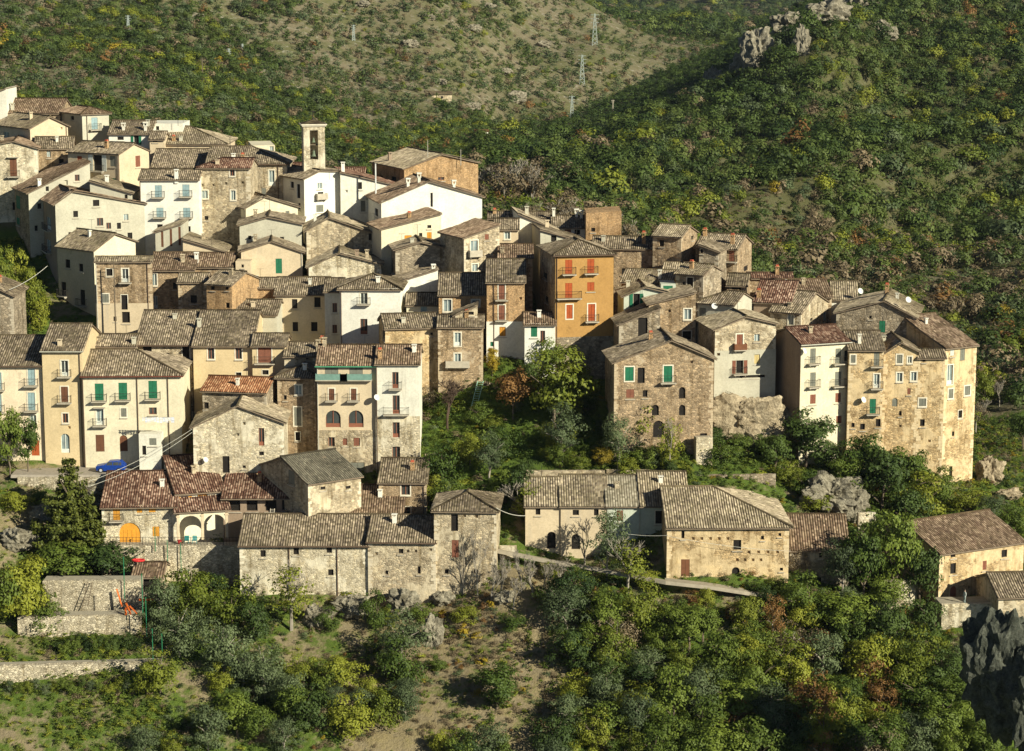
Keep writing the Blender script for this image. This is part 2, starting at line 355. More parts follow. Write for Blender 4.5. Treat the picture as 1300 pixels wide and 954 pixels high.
# ------------------------------------------------------------------ ground sheet
def m_ground():
    t = NT('ground'); g = t.add('ShaderNodeNewGeometry').outputs['Position']
    at = t.add('ShaderNodeAttribute', attribute_name='zone'); sp = t.add('ShaderNodeSeparateColor'); t.link(at.outputs['Color'], sp.inputs[0])
    n1 = t.noise(g, 0.5, 6, 0.7); n2 = t.noise(g, 2.5, 5, 0.7); n3 = t.noise(g, 0.06, 5, 0.65)
    soil = t.mix(n2, (0.13, 0.10, 0.055), (0.34, 0.28, 0.17))
    soil = t.mix(t.ramp(n1, [(0.4, (0, 0, 0)), (0.6, (1, 1, 1))]), soil, (0.25, 0.20, 0.10))
    grass = t.mix(n2, (0.03, 0.06, 0.012), (0.14, 0.19, 0.035))
    gm = t.math('ADD', sp.outputs[0], t.math('SUBTRACT', n1, 0.5))
    col = t.mix(t.ramp(gm, [(0.42, (0, 0, 0)), (0.58, (1, 1, 1))]), soil, grass)
    hill = t.mix(t.ramp(n3, [(0.42, (0, 0, 0)), (0.58, (1, 1, 1))]), (0.19, 0.16, 0.10), (0.125, 0.125, 0.055))
    hill = t.mix(t.ramp(t.noise(g, 0.35, 6, 0.75), [(0.55, (0, 0, 0)), (0.66, (1, 1, 1))]), hill, (0.31, 0.285, 0.22))
    hill = t.mix(t.ramp(t.noise(g, 0.9, 4, 0.75), [(0.3, (1, 1, 1)), (0.5, (0, 0, 0))]), hill, (0.10, 0.09, 0.04))
    col = t.mix(sp.outputs[1], col, hill)
    wood = t.mix(n2, (0.05, 0.06, 0.02), (0.11, 0.10, 0.045))
    col = t.mix(sp.outputs[2], col, wood)
    t.bsdf(col, 0.97, t.bump(t.math('ADD', n1, t.math('MULTIPLY', n2, 0.6)), 0.9, 0.35), spec=0.03); return t.m
me = bpy.data.meshes.new('ground'); me.from_pydata([tuple(p) for p in TV], [], TF.tolist())
me.materials.append(m_ground()); me.polygons.foreach_set('use_smooth', [True] * len(me.polygons))
def zone(px, py, Y):
    """grassiness, bare hillside, woodland floor"""
    n = noise.noise(Vector((px * .02, py * .02, 4)))
    if Y > 350:
        wood = 0.0
        if Y < 1010: wood = 0.85 * min(1, max(0, (px - 600) / 90))
        if px > 880 and 350 < Y < 520: wood = 0.25
        if px <= 640 and Y < 620: wood = 0.6
        if Y > 1400: wood = 0.8
        return (0.3, 1.0, min(1, max(0, wood + n * .6)))
    g = 0.56
    if 530 < px < 1000 and 455 < py < 615: g = 0.85
    if px < 60 and py < 470: g = .8
    if py > 720 and 430 < px < 740: g = 0.36
    if py > 720 and px > 880: g = 0.6
    if px < 130 and 590 < py < 700: g = .45
    if px > 1040 and py > 560: g = .62
    return (max(0, min(1, g + n * .25)), 0, 0)
nr_, nc_ = TG.shape[0], TG.shape[1]
zc = np.ones((nr_ * nc_, 4), dtype=np.float32); pxs_ = np.arange(-500, 1901, 8.0)
for i in range(nr_):
    for j in range(nc_): zc[i * nc_ + j, :3] = zone(pxs_[j], TG[i, j, 1], TG[i, j, 0])
at = me.color_attributes.new('zone', 'FLOAT_COLOR', 'POINT'); at.data.foreach_set('color', zc.ravel())
ground = bpy.data.objects.new('ground', me); COL.objects.link(ground); tag(ground, kind='structure')

# ------------------------------------------------------------------ houses
TP = 0.30                                                          # distance between tile ribs
def sheet(mb, O, U, V, lenU, top, rng, ribs=True, amp=0.062):
    """ribbed tile sheet: O eave corner, U along eave, V upslope (unit), top(u) = slope length at u"""
    N = U.cross(V).normalized()
    prof = [0.0, 0.75, 1.0, 0.7]
    if not ribs: amp = 0.018
    n = max(2, int(round(lenU / TP)))
    us = [min(i * lenU / (n * 4), lenU) for i in range(n * 4 + 1)]
    sd_ = rng.random() * 50
    base = len(mb.v); cols = []
    for i, u in enumerate(us):
        L = max(0.02, top(u)); rows = max(2, int(lmax_of(lenU, top) / 0.45))
        jit = 0
        c = []
        for r in range(rows + 1):
            v = L * r / rows
            h = 0.02 + amp * prof[i % 4]
            rr = hash((int(i / 4), r, int(sd_ * 97))) % 1000 / 1000.0
            h += (rr - .5) * 0.045
            h += 0.085 * math.sin(u * .55 + sd_) * math.sin(v * .8 + sd_ * 2) * min(1, r, rows - r)
            if r == 0: v -= 0.05 + rr * .09
            p = O + U * u + V * v + N * h
            c.append(p)
        cols.append((u, L, c))
    for i in range(len(cols) - 1):
        (u0, L0, a), (u1, L1, b) = cols[i], cols[i + 1]; m = min(len(a), len(b)) - 1
        for r in range(m):
            mb.poly([a[r], b[r], b[r + 1], a[r + 1]],
                    [(u0 / TP, L0 * r / m / .45 + 10), (u1 / TP, L1 * r / m / .45 + 10), (u1 / TP, L1 * (r + 1) / m / .45 + 10), (u0 / TP, L0 * (r + 1) / m / .45 + 10)])
def lmax_of(lenU, top): return max(top(0), top(lenU), top(lenU / 2), top(lenU * .3), top(lenU * .7))

def slope_poly(mb, c, rng, ribs=True, th=0.13, edge_m=1):
    """c: corners (eave a, eave b, [top b, top a]) of a plane roof slope; slab + tiles"""
    c = [Vector(p) for p in c]
    A, B = c[0], c[1]; U = (B - A); lenU = U.length; U.normalize()
    tops = c[2:]
    N = U.cross((tops[0] - B)).normalized()
    if N.z < 0: N = -N
    V = N.cross(U).normalized()
    if V.z < 0: V = -V
    tv = [((p - A).dot(U), (p - A).dot(V)) for p in tops]               # from b side to a side
    prof = [(0.0, 0.0)]
    if len(tv) == 1: pts = [(0, 0), tv[0], (lenU, 0)]
    else: pts = [(0, 0), tv[1], tv[0], (lenU, 0)]
    xs = [q[0] for q in pts]
    def top(u):
        best = 0
        for (u0, v0), (u1, v1) in zip(pts[:-1], pts[1:]):
            if u1 - u0 > 1e-5 and u0 - 1e-6 <= u <= u1 + 1e-6: return v0 + (v1 - v0) * (u - u0) / (u1 - u0)
            if abs(u1 - u0) <= 1e-5 and abs(u - u0) < 1e-4: best = max(best, v0, v1)
        return best
    umin = min(min(xs), 0); umax = max(max(xs), lenU)
    sheet(mb, A, U, V, lenU, top, rng, ribs)
    c_ = c; c = [p - Vector((0, 0, .07)) for p in c]; bot = [p - Vector((0, 0, th)) for p in c]
    mb.poly(c, mi=1); mb.poly(bot[::-1], mi=1)
    for i in range(len(c)): j = (i + 1) % len(c); mb.poly([bot[i], bot[j], c[j], c[i]], mi=1)
    return (A, U, V, c_)

def in_poly(p, poly):
    x, y = p; ins = False; n = len(poly)
    for i in range(n):
        x1, y1 = poly[i]; x2, y2 = poly[(i + 1) % n]
        if (y1 > y) != (y2 > y) and x < (x2 - x1) * (y - y1) / (y2 - y1) + x1: ins = not ins
    return ins

HOUSES = []; COUNT = dict(win=0)
OVER = 0.38
NAMES = dict(stone='stone_house', brown='stone_house', gold='stone_house', grey='stone_house', light='stone_house', brick='brick_house', dry='stone_house')
def house(label, typ, xl, xr, ey, pk, Y, yaw=0, D=None, wall='stone', roof='old', wins='', chim='', dish='', pipes='', er=None, pitch=19, r=.5, name=None, lower=None, base=None,
          gutter=False, ribs=True, side=None, hang=OVER, cat='house', group='houses of the hillside village'):
    """xl, xr, ey, pk: photo columns of the front wall, rows of its eave and ridge; Y distance; yaw in degrees"""
    rng = random.Random(hash(label) % 100000 if False else sum(map(ord, label)))
    th = R(yaw); ct, st = math.cos(th), math.sin(th)
    A = P(xl, ey, Y)
    Uc = (xr - 650) / FP
    W = (Uc * (A.y * CP - (A.z - CAMZ) * SP) - A.x) / (ct - Uc * st * CP)
    s = FP / (A.y * CP - (A.z - CAMZ) * SP)
    tp = math.tan(R(pitch))
    rise = max(0.0, (ey - pk) / s)
    if typ[0] in 'GH' and D is None: D = 2 * rise / (tp * ct * .98 + .19)
    if typ[0] == 'S' and D is None: D = rise / (tp + .18)
    if D is None: D = 9
    # footprint and base height
    dx = Vector((ct, st, 0)); dy = Vector((-st, ct, 0)); A2 = Vector((A.x, A.y, 0))
    zs = [gz(*(A2 + dx * a + dy * b).xy) for a in (0, W) for b in (0, D)]
    zb = min(zs) - 1.0 if base is None else P(xl, base, Y).z
    if A.z - zb < 2.2: zb = A.z - 2.6
    H = A.z - zb
    nm = name or NAMES.get(wall, 'plaster_house')
    root = empty(nm, (A.x, A.y, zb), th)
    tag(root, label, cat, group)
    wm = WALL[wall]() ; lm = WALL[lower[0]]() if lower else None
    # ---- outline of each wall: list of (s, z)
    hr = H
    if typ[0] == 'R':
        hr = H + (ey - pk) / s          # pk = row of the right end of the eave
        if er is not None: pass
    if typ[0] == 'F':
        erz = H if er is None else H + (ey - er) / s
        rx = r * W; zp = H + rise
        front = [(0, 0), (W, 0), (W, erz), (rx, zp), (0, H)]; back = front
        left = [(0, 0), (D, 0), (D, H), (0, H)]; right = [(0, 0), (D, 0), (D, erz), (0, erz)]
        slopes = []
        def lift(x):  # roof height line
            return H + (zp - H) * x / rx if x <= rx else zp + (erz - zp) * (x - rx) / (W - rx)
        o = hang
        zl = lift(0) - (zp - H) / rx * o; zr = erz + (erz - zp) / (W - rx) * o
        slopes.append([(-o, D + .2, zl), (-o, -o, zl), (rx, -o, zp), (rx, D + .2, zp)])
        slopes.append([(W + o, -o, zr), (W + o, D + .2, zr), (rx, D + .2, zp), (rx, -o, zp)])
        ridges = [((rx, -o, zp), (rx, D + .2, zp))]
    elif typ[0] == 'R':
        front = [(0, 0), (W, 0), (W, hr), (0, H)]; back = front
        left = [(0, 0), (D, 0), (D, H), (0, H)]; right = [(0, 0), (D, 0), (D, hr), (0, hr)]
        g = (hr - H) / W; o = hang
        if hr >= H: slopes = [[(-o, D + .2, H - g * o), (-o, -o, H - g * o), (W + .12, -o, hr + g * .12), (W + .12, D + .2, hr + g * .12)]]
        else: slopes = [[(W + o, -o, hr + g * o), (W + o, D + .2, hr + g * o), (-.12, D + .2, H - g * .12), (-.12, -o, H - g * .12)]]
        ridges = []
        if len(typ) > 1 and typ[1] == 'f': slopes = []
    elif typ[0] == 'S':
        zt = H + D * tp; o = hang
        front = [(0, 0), (W, 0), (W, H), (0, H)]; back = [(0, 0), (W, 0), (W, zt), (0, zt)]
        left = [(0, 0), (D, 0), (D, zt), (0, H)]; right = left
        slopes = [[(-.22, -o, H - o * tp), (W + .22, -o, H - o * tp), (W + .22, D + .1, zt + .1 * tp), (-.22, D + .1, zt + .1 * tp)]]
        ridges = [((-.22, D + .1, zt), (W + .22, D + .1, zt))]
    else:
        hl = typ in ('H', 'GL'); hrr = typ in ('H', 'GR')
        i = min(W / 2 if (hl and hrr) else W * .8, D / 2); zt = H + (D / 2) * tp
        if hl and hrr and W < D: zt = H + i * tp
        o = hang; ol = o if hl else .22; orr = o if hrr else .22
        front = [(0, 0), (W, 0), (W, H), (0, H)]; back = front
        gab = [(0, 0), (D, 0), (D, H), (D / 2, H + D / 2 * tp), (0, H)]
        left = front if False else ([(0, 0), (D, 0), (D, H), (0, H)] if hl else gab); right = [(0, 0), (D, 0), (D, H), (0, H)] if hrr else gab
        ze = H - o * tp
        if hl and hrr and W < D:       # ridge runs front to back
            c = W / 2; f0, f1 = i, D - i
            slopes = [[(-o, -o, ze), (W + o, -o, ze), (c, f0, zt)], [(W + o, -o, ze), (W + o, D + o, ze), (c, f1, zt), (c, f0, zt)],
                      [(W + o, D + o, ze), (-o, D + o, ze), (c, f1, zt)], [(-o, D + o, ze), (-o, -o, ze), (c, f0, zt), (c, f1, zt)]]
            ridges = [((c, f0, zt), (c, f1, zt)), ((-o, -o, ze), (c, f0, zt)), ((W + o, -o, ze), (c, f0, zt))]
        else:
            xa = i if hl else -ol; xb = W - i if hrr else W + orr; m = D / 2
            slopes = [[(-ol, -o, ze), (W + orr, -o, ze), (xb, m, zt), (xa, m, zt)], [(W + orr, D + o, ze), (-ol, D + o, ze), (xa, m, zt), (xb, m, zt)]]
            ridges = [((xa, m, zt), (xb, m, zt))]
            if hl: slopes.append([(-ol, D + o, ze), (-ol, -o, ze), (xa, m, zt)]); ridges.append(((-ol, -o, ze), (xa, m, zt)))
            if hrr: slopes.append([(W + orr, -o, ze), (W + orr, D + o, ze), (xb, m, zt)]); ridges.append(((W + orr, -o, ze), (xb, m, zt)))
    # ---- windows: from photo pixel to wall coordinates
    faces = {'F': (Vector((0, 0, 0)), Vector((1, 0, 0)), Vector((0, 1, 0)), front, W),
             'L': (Vector((0, 0, 0)), Vector((0, 1, 0)), Vector((1, 0, 0)), left, D),
             'R': (Vector((W, 0, 0)), Vector((0, 1, 0)), Vector((-1, 0, 0)), right, D)}
    inv = Matrix.Rotation(-th, 3, 'Z'); root_loc = Vector((A.x, A.y, zb))
    lc = inv @ (CAMP - root_loc)
    def hit(px, py, face, push=0.0):
        O, S, In, _, _ = faces[face]; d = inv @ ray(px, py)
        k = (O - In * push - lc).dot(In) / d.dot(In)
        q = lc + d * k; return (q - O).dot(S), q.z, k
    holes = {'F': [], 'L': [], 'R': []}; wl_ = []
    for wtxt in [x for x in wins.replace('\n', ' ').split(';') if x.strip()]:
        wt = wtxt.strip(); face = 'F'
        if wt[1] == ':': face = wt[0]; wt = wt[2:]
        a = wt.split(','); px, py, pw, ph = map(float, a[:4]); kind = a[4].strip()
        cx, cz, k = hit(px, py, face)
        x2, _, _ = hit(px + pw / 2, py, face); x1, _, _ = hit(px - pw / 2, py, face)
        ww = min(max(abs(x2 - x1), .35), 3.4); hh = max(ph / s, .35)
        _, _, _, outline, WW = faces[face]
        if ww > WW - .4: ww = WW - .4
        cx = min(max(cx, ww / 2 + .15), WW - ww / 2 - .15)
        ok = True
        for tr in range(12):
            if in_poly((cx - ww / 2 - .08, cz + hh / 2 + .14), outline) and in_poly((cx + ww / 2 + .08, cz + hh / 2 + .14), outline): break
            cz -= .12
        if cz - hh / 2 < 0.1: ok = False
        for (a0, a1, b0, b1) in holes[face]:
            if cx + ww / 2 + .05 > a0 and cx - ww / 2 - .05 < a1 and cz + hh / 2 + .05 > b0 and cz - hh / 2 - .05 < b1: ok = False
        if not ok or ww < .2: continue
        holes[face].append((cx - ww / 2, cx + ww / 2, cz - hh / 2, cz + hh / 2)); wl_.append((face, cx, cz, ww, hh, kind))
    WM = [MB()]; lowz = (H - (lower[1] - ey) / s) if lower else None
    def wallface(outline, O, S, In, hl_, kinds):
        wmb = WM[0]
        loops = []
        for (a0, a1, b0, b1), kd in zip(hl_, kinds):
            if '^' in kd:
                rr = (a1 - a0) / 2; zc_ = b1 - rr; cxx = (a0 + a1) / 2
                if zc_ < b0 + .1: zc_ = b0 + .1
                lp = [(a0, b0), (a1, b0), (a1, zc_)] + [(cxx + rr * math.cos(q), zc_ + (b1 - zc_) * math.sin(q)) for q in [math.pi * i / 8 for i in range(1, 8)]] + [(a0, zc_)]
            else: lp = [(a0, b0), (a1, b0), (a1, b1), (a0, b1)]
            loops.append(lp)
        parts = [(outline, 0)]
        if lowz and all(h[2] >= lowz or h[3] <= lowz for h in hl_) is False: pass
        allp = [[Vector((p[0], p[1], 0)) for p in outline]] + [[Vector((p[0], p[1], 0)) for p in l] for l in loops]
        flat = [p for l in allp for p in l]
        for tri in tessellate_polygon(allp):
            pts = [flat[i] for i in tri]
            q = [O + S * p.x + Vector((0, 0, p.y)) for p in pts]
            nn = (q[1] - q[0]).cross(q[2] - q[0])
            if nn.length < 1e-7: continue
            if nn.dot(In) > 0: q = q[::-1]
            wmb.poly(q)
        for lp in loops:
            for i in range(len(lp)):
                p, q = lp[i], lp[(i + 1) % len(lp)]
                a = O + S * p[0] + Vector((0, 0, p[1])); b = O + S * q[0] + Vector((0, 0, q[1]))
                quad = [a, b, b + In * .28, a + In * .28]
                nn = (quad[1] - quad[0]).cross(quad[2] - quad[0])
                cen = O + S * (sum(x[0] for x in lp) / len(lp)) + Vector((0, 0, sum(x[1] for x in lp) / len(lp)))
                if nn.dot(cen - a) < 0: quad = quad[::-1]
                wmb.poly(quad)
        return loops
    LP = {}
    for fc in ('LFR' if side else 'FLR'):
        O, S, In, outl, WW = faces[fc]
        if side and fc == 'F': WM[0].build('side_wall', WALL[side](), root); WM[0] = MB()  # left wall's own finish; darker ones also put shade into the colour
        LP[fc] = wallface(outl, O, S, In, holes[fc], [w_[5] for w_ in wl_ if w_[0] == fc])
    wmb = WM[0]; wmb.poly([(x, D, z) for x, z in back][::-1])
    if not slopes: wmb.poly([(0, 0, H - .02), (W, 0, hr - .02), (W, D, hr - .02), (0, D, H - .02)])
    if wall in ('stone', 'brown', 'gold', 'grey', 'light') and cat == 'house' and H > 3.5:
        qb = WM[0]; z = .2
        while z < H - .5:                       # cut corner stones, long and short by turns
            hq = rng.uniform(.26, .42); L_ = .55 if rng.random() < .5 else .3
            for x0, x1 in ((-.015, L_ * rng.uniform(.8, 1.2)), (W - L_ * rng.uniform(.8, 1.2), W + .015)):
                if rng.random() < .8 and z < (H if x0 < 1 else hr) - .5 and not any(h_[0] < x1 + .1 and h_[1] > x0 - .1 and h_[2] < z + hq and h_[3] > z for h_ in holes['F']): qb.box(x0, x1, -.02, .25, z, z + hq - .03, mi=1)
            z += hq
        wm = [wm, mat('cut_stone_%s' % wall, m_plain, {'stone': (.56, .48, .34), 'brown': (.46, .36, .23), 'gold': (.60, .47, .28), 'grey': (.42, .36, .26), 'light': (.66, .59, .44)}[wall])]
    wallo = wmb.build('wall', wm, root)
    if lower:                                   # a thicker lower course of another finish
        lb = MB(); lb.box(-.06, W + .06, -.07, .3, 0, lowz); hs = [h for h in holes['F'] if h[2] < lowz]
        if not hs: lb.build('lower_wall', lm, root)
        else:                                   # keep its openings
            lb = MB(); xs = sorted({-.06, W + .06} | {h[0] for h in hs} | {h[1] for h in hs})
            for x0, x1 in zip(xs[:-1], xs[1:]):
                blocks = sorted([(h[2], h[3]) for h in hs if h[0] <= x0 + 1e-4 and h[1] >= x1 - 1e-4]); z = 0
                for b0, b1 in blocks:
                    if b0 > z: lb.box(x0, x1, -.07, -.004, z, min(b0, lowz))
                    z = max(z, b1)
                if z < lowz: lb.box(x0, x1, -.07, -.004, z, lowz)
            lb.build('lower_wall', lm, root)
    # ---- roof
    rf = None; planes = []
    if slopes:
        rb = MB()
        for c in slopes: planes.append(slope_poly(rb, c, rng, ribs))
        for a, b in ridges:
            a = Vector(a) + Vector((0, 0, .07)); b = Vector(b) + Vector((0, 0, .07)); n = max(1, int((b - a).length / .9))
            for i in range(n):
                p = a.lerp(b, i / n); q = a.lerp(b, (i + 1.06) / n)
                p.z += rng.uniform(-.015, .015); rb.bar(p, q, .15, 6, .13)
        rf = rb.build('roof', [ROOF[roof](), mat('roof_edge_wood', m_plain, (0.20, 0.15, 0.10))], root)
    # ---- window parts
    idx = {'F': 0, 'L': 0, 'R': 0}
    for face, cx, cz, ww, hh, kind in wl_:
        O, S, In, _, _ = faces[face]; lp = LP[face][idx[face]]; idx[face] += 1
        T = lambda a, d, z: O + S * a + In * d + Vector((0, 0, z))
        def bx(mb, a0, a1, d0, d1, z0, z1):
            c = [T(a0, d0, z0), T(a1, d0, z0), T(a1, d1, z0), T(a0, d1, z0), T(a0, d0, z1), T(a1, d0, z1), T(a1, d1, z1), T(a0, d1, z1)]
            for f in ((0, 1, 5, 4), (1, 2, 6, 5), (2, 3, 7, 6), (3, 0, 4, 7), (4, 5, 6, 7), (3, 2, 1, 0)): mb.poly([c[i] for i in f])
        a0, a1, z0, z1 = cx - ww / 2, cx + ww / 2, cz - hh / 2, cz + hh / 2
        kk = kind.split('+')[0].replace('^', ''); fl = kind[len(kind.split('+')[0]):]
        tall = hh > 1.75
        # surround or frame mesh = the window itself
        f = MB(); bw = .09 if kk in ('dk', 'ho') else .15
        if kk == 'ho':
            f.poly([T(p[0], .26, p[1]) for p in lp]); f.build('window', WALL[wall](), root); continue
        if 's' in fl or kk in ('fr', 'fl'):
            pr = -.035
            bx(f, a0 - bw, a0, pr, .02, z0 - bw, z1 + bw); bx(f, a1, a1 + bw, pr, .02, z0 - bw, z1 + bw)
            bx(f, a0, a1, pr, .02, z1, z1 + bw); bx(f, a0, a1, pr, .02, z0 - bw, z0)
            fm = SURR
        else:
            e = .05
            bx(f, a0, a0 + e, .13, .2, z0, z1); bx(f, a1 - e, a1, .13, .2, z0, z1)
            if '^' not in kind: bx(f, a0 + e, a1 - e, .13, .2, z1 - e, z1)
            bx(f, a0 + e, a1 - e, .13, .2, z0, z0 + e)
            fm = woodm('rd') if rng.random() < .5 else woodm('gy')
            if kk in ('dk',): fm = mat('dark_old_wood', m_plain, (.06, .045, .03))
        wo_ = f.build('door' if kk in ('dr', 'do') or (tall and kk in ('br', 'ye') and 'b' not in fl) else 'window', fm, root)
        cp = [T(p[0], .19, p[1]) for p in lp]; pb = MB(); pb.poly(cp)
        COUNT['win'] += 1
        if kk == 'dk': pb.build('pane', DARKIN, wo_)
        elif kk in ('fr', 'fl', 'w', 'wl'):
            pb.build('pane', GLASSL if kk in ('fl', 'wl') else GLASS, wo_)
            m_ = MB(); e = .045
            bx(m_, cx - e, cx + e, .12, .17, z0, z1); bx(m_, a0, a0 + .07, .12, .17, z0, z1); bx(m_, a1 - .07, a1, .12, .17, z0, z1)
            bx(m_, a0 + .07, cx - e, .125, .165, z1 - .08, z1); bx(m_, cx + e, a1 - .07, .125, .165, z1 - .08, z1)
            if tall: bx(m_, a0 + .07, cx - e, .125, .165, z0, z0 + .5); bx(m_, cx + e, a1 - .07, .125, .165, z0, z0 + .5)
            m_.build('sash', woodm('wh') if kk in ('fr', 'fl', 'wl') else woodm('rd'), wo_)
        else:
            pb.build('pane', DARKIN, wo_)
            sm = woodm('br') if kk in ('dr',) else (woodm('gy') if kk == 'do' else slatm(kk))
            if '^' in kind:
                s_ = MB(); s_.poly([T(p[0], .09, p[1]) for p in lp])
                nb = 5
                for q in range(1, nb): bx(s_, a0 + ww * q / nb - .015, a0 + ww * q / nb + .015, .06, .088, z0, z1 - ww * .35)
                s_.build('leaf' if kk in ('dr', 'do') else 'shutter', woodm(kk) if kk not in ('dr', 'do') else sm, wo_)
            elif 'o' in fl:                       # open leaves against the wall
                for a_, b_ in ((a0 - ww / 2 - .06, a0 - .06), (a1 + .06, a1 + ww / 2 + .06)):
                    s_ = MB(); bx(s_, a_, b_, -.09, -.04, z0, z1); s_.build('shutter', sm, wo_)
            else:
                for a_, b_ in ((a0 + .02, cx - .012), (cx + .012, a1 - .02)):
                    s_ = MB(); bx(s_, a_, b_, .03, .075, z0 + .02, z1 - .02); s_.build('shutter', sm, wo_)
        if 'b' not in fl and kk not in ('dr', 'do') and '^' not in kind and not tall:
            s_ = MB(); bx(s_, a0 - .16, a1 + .16, -.13, -.036, z0 - .25, z0 - .155); s_.build('sill', CONC, wo_)
        if 'a' in fl:                             # small awning or ledge above
            s_ = MB(); bx(s_, a0 - .3, a1 + .3, -.55, -.002, z1 + .22, z1 + .32); s_.build('canopy', CONC, wo_)
        if 'b' in fl:
            ex = .45
            if 'B' in fl: ex = 1.2
            dp = .75
            s_ = MB(); bx(s_, a0 - ex, a1 + ex, -dp, -.003, z0 - .16, z0 - .03)
            for q in (a0 - ex + .2, a1 + ex - .3): bx(s_, q, q + .1, -dp * .7, -.003, z0 - .34, z0 - .16)
            bo = s_.build('balcony', CONC, root)
            rl = MB(); b0, b1 = a0 - ex + .04, a1 + ex - .04; zt_ = z0 + .92
            if 'S' in fl:
                zt_ = z0 + .75
                bx(rl, b0, b1, -dp + .02, -dp + .07, z0 - .03, zt_); bx(rl, b0, b0 + .05, -dp + .07, -.01, z0 - .03, zt_); bx(rl, b1 - .05, b1, -dp + .07, -.01, z0 - .03, zt_)
                rl.build('parapet', {'g': mat('green_glass_panel', m_plain, (.15, .26, .21)), 't': woodm('br')}.get(fl[fl.index('S') + 1:][:1], CONC), bo)
            else:
                rl.bar(T(b0, -dp + .05, zt_), T(b1, -dp + .05, zt_), .026); rl.bar(T(b0, -dp + .05, z0 + .05), T(b1, -dp + .05, z0 + .05), .016)
                rl.bar(T(b0, -dp + .05, zt_), T(b0, 0, zt_), .024); rl.bar(T(b1, -dp + .05, zt_), T(b1, 0, zt_), .024)
                n = max(2, int((b1 - b0) / .15))
                for q in range(n + 1): rl.bar(T(b0 + (b1 - b0) * q / n, -dp + .05, z0 - .05), T(b0 + (b1 - b0) * q / n, -dp + .05, zt_), .011, 3)
                for q in range(1, 5):
                    for bb in (b0, b1): rl.bar(T(bb, -dp + .05 + (dp - .05) * q / 5, z0 - .05), T(bb, -dp + .05 + (dp - .05) * q / 5, zt_), .011, 3)
                rl.build('railing', IRON, bo)
    # ---- small aerials and stacks that every other roof carries
    if slopes and cat == 'house' and rng.random() < .42:
        a_, b_ = (Vector(q) for q in (ridges[0] if ridges else (slopes[0][0], slopes[0][1]))); q = a_.lerp(b_, rng.uniform(.2, .8)); m_ = MB(); hh_ = rng.uniform(1.0, 2.0)
        m_.bar(q, q + Vector((0, 0, hh_)), .022, 4); m_.bar(q + Vector((-.5, -.1, hh_)), q + Vector((.5, .1, hh_)), .014, 3)
        for k_ in range(6): m_.bar(q + Vector((-.45 + k_ * .18, -.22, hh_)), q + Vector((-.45 + k_ * .18, .22, hh_)), .01, 3)
        m_.build('aerial', IRON, rf)
    if planes and cat == 'house' and not chim.strip() and W > 4 and rng.random() < .5:
        A_, U_, V_, c_ = planes[0]; L_ = (c_[1] - c_[0]).length; hgt = max((p_ - A_).dot(V_) for p_ in c_); q = A_ + U_ * L_ * rng.uniform(.3, .7) + V_ * hgt * rng.uniform(.4, .75)
        chimney(rf, q, rng.uniform(.7, 1.2), rng.choice('bbpwr'), rng)
    # ---- chimneys on the roof planes
    for ctxt in [x for x in chim.split(';') if x.strip()]:
        a = ctxt.split(','); px, py, ph = map(float, a[:3]); ck = a[3].strip() if len(a) > 3 else 'b'
        best = None; d = inv @ ray(px, py)
        for (A_, U_, V_, c) in planes:
            N = U_.cross(V_); den = d.dot(N)
            if abs(den) < 1e-6: continue
            k = (A_ - lc).dot(N) / den; q = lc + d * k
            u = (q - A_).dot(U_); v = (q - A_).dot(V_)
            poly = [((p - A_).dot(U_), (p - A_).dot(V_)) for p in c]
            if in_poly((u, v), poly) and (best is None or k < best[0]): best = (k, q)
        if best is None:
            q = Vector((min(max(hit(px, py, 'F')[0], .5), W - .5), min(1.0, D / 2), H + .3 + (rise if typ[0] == 'F' else 0) * .4))
        else: q = best[1]
        chimney(rf or root, q, ph / s, ck, rng)
    for ctxt in [x for x in dish.split(';') if x.strip()]:
        a = ctxt.split(','); px, py, pr = map(float, a[:3])
        sx, sz, k = hit(px, py, 'F', .5); q = Vector((sx, -.5, sz))
        m_ = MB(); rr = pr / s; ax = Vector((.55, -.75, .45)).normalized(); qt = ax.to_track_quat('Z', 'Y'); rings = 3; N_ = 14
        for j in range(rings):
            for i in range(N_):
                def pt(jj, ii):
                    ra = rr * jj / rings; return q + qt @ Vector((ra * math.cos(2 * math.pi * ii / N_), ra * math.sin(2 * math.pi * ii / N_), .25 * ra * ra / rr))
                m_.poly([pt(j, i), pt(j + 1, i), pt(j + 1, i + 1), pt(j, i + 1)])
        m_.bar(q + ax * .0, q + ax * rr * .9, .015); m_.bar(q - ax * .02, Vector((q.x, 0.05, q.z - .15)), .025)
        m_.build('satellite_dish', DISH, wallo)
    for ptxt in [x for x in pipes.split(';') if x.strip()]:
        a = ptxt.split(','); px = float(a[0]); sx, _, _ = hit(px, ey + 8, 'F'); sx = min(max(sx, .08), W - .08)
        m_ = MB(); m_.bar((sx, -.1, .2), (sx, -.1, H - .15), .055, 6); m_.bar((sx, -.1, H - .15), (sx, -.34, H - .02), .05, 6)
        m_.build('drainpipe', PIPEL if (len(a) > 1 and a[1] == 'l') else PIPE, wallo)
    if gutter and slopes:
        c = slopes[0] if typ[0] != 'F' else None
        if c:
            m_ = MB(); a = Vector(c[0]); b = Vector(c[1]); m_.bar(a + Vector((0, -.09, -.1)), b + Vector((0, -.09, -.1)), .075, 6)
            m_.build('gutter', PIPE if gutter is True else mat('paint_' + gutter, m_plain, {'green': (.08, .30, .16), 'light': (.45, .43, .34), 'red': (.16, .05, .03)}[gutter]), rf)
    HOUSES.append((root, W, D, H)); return root
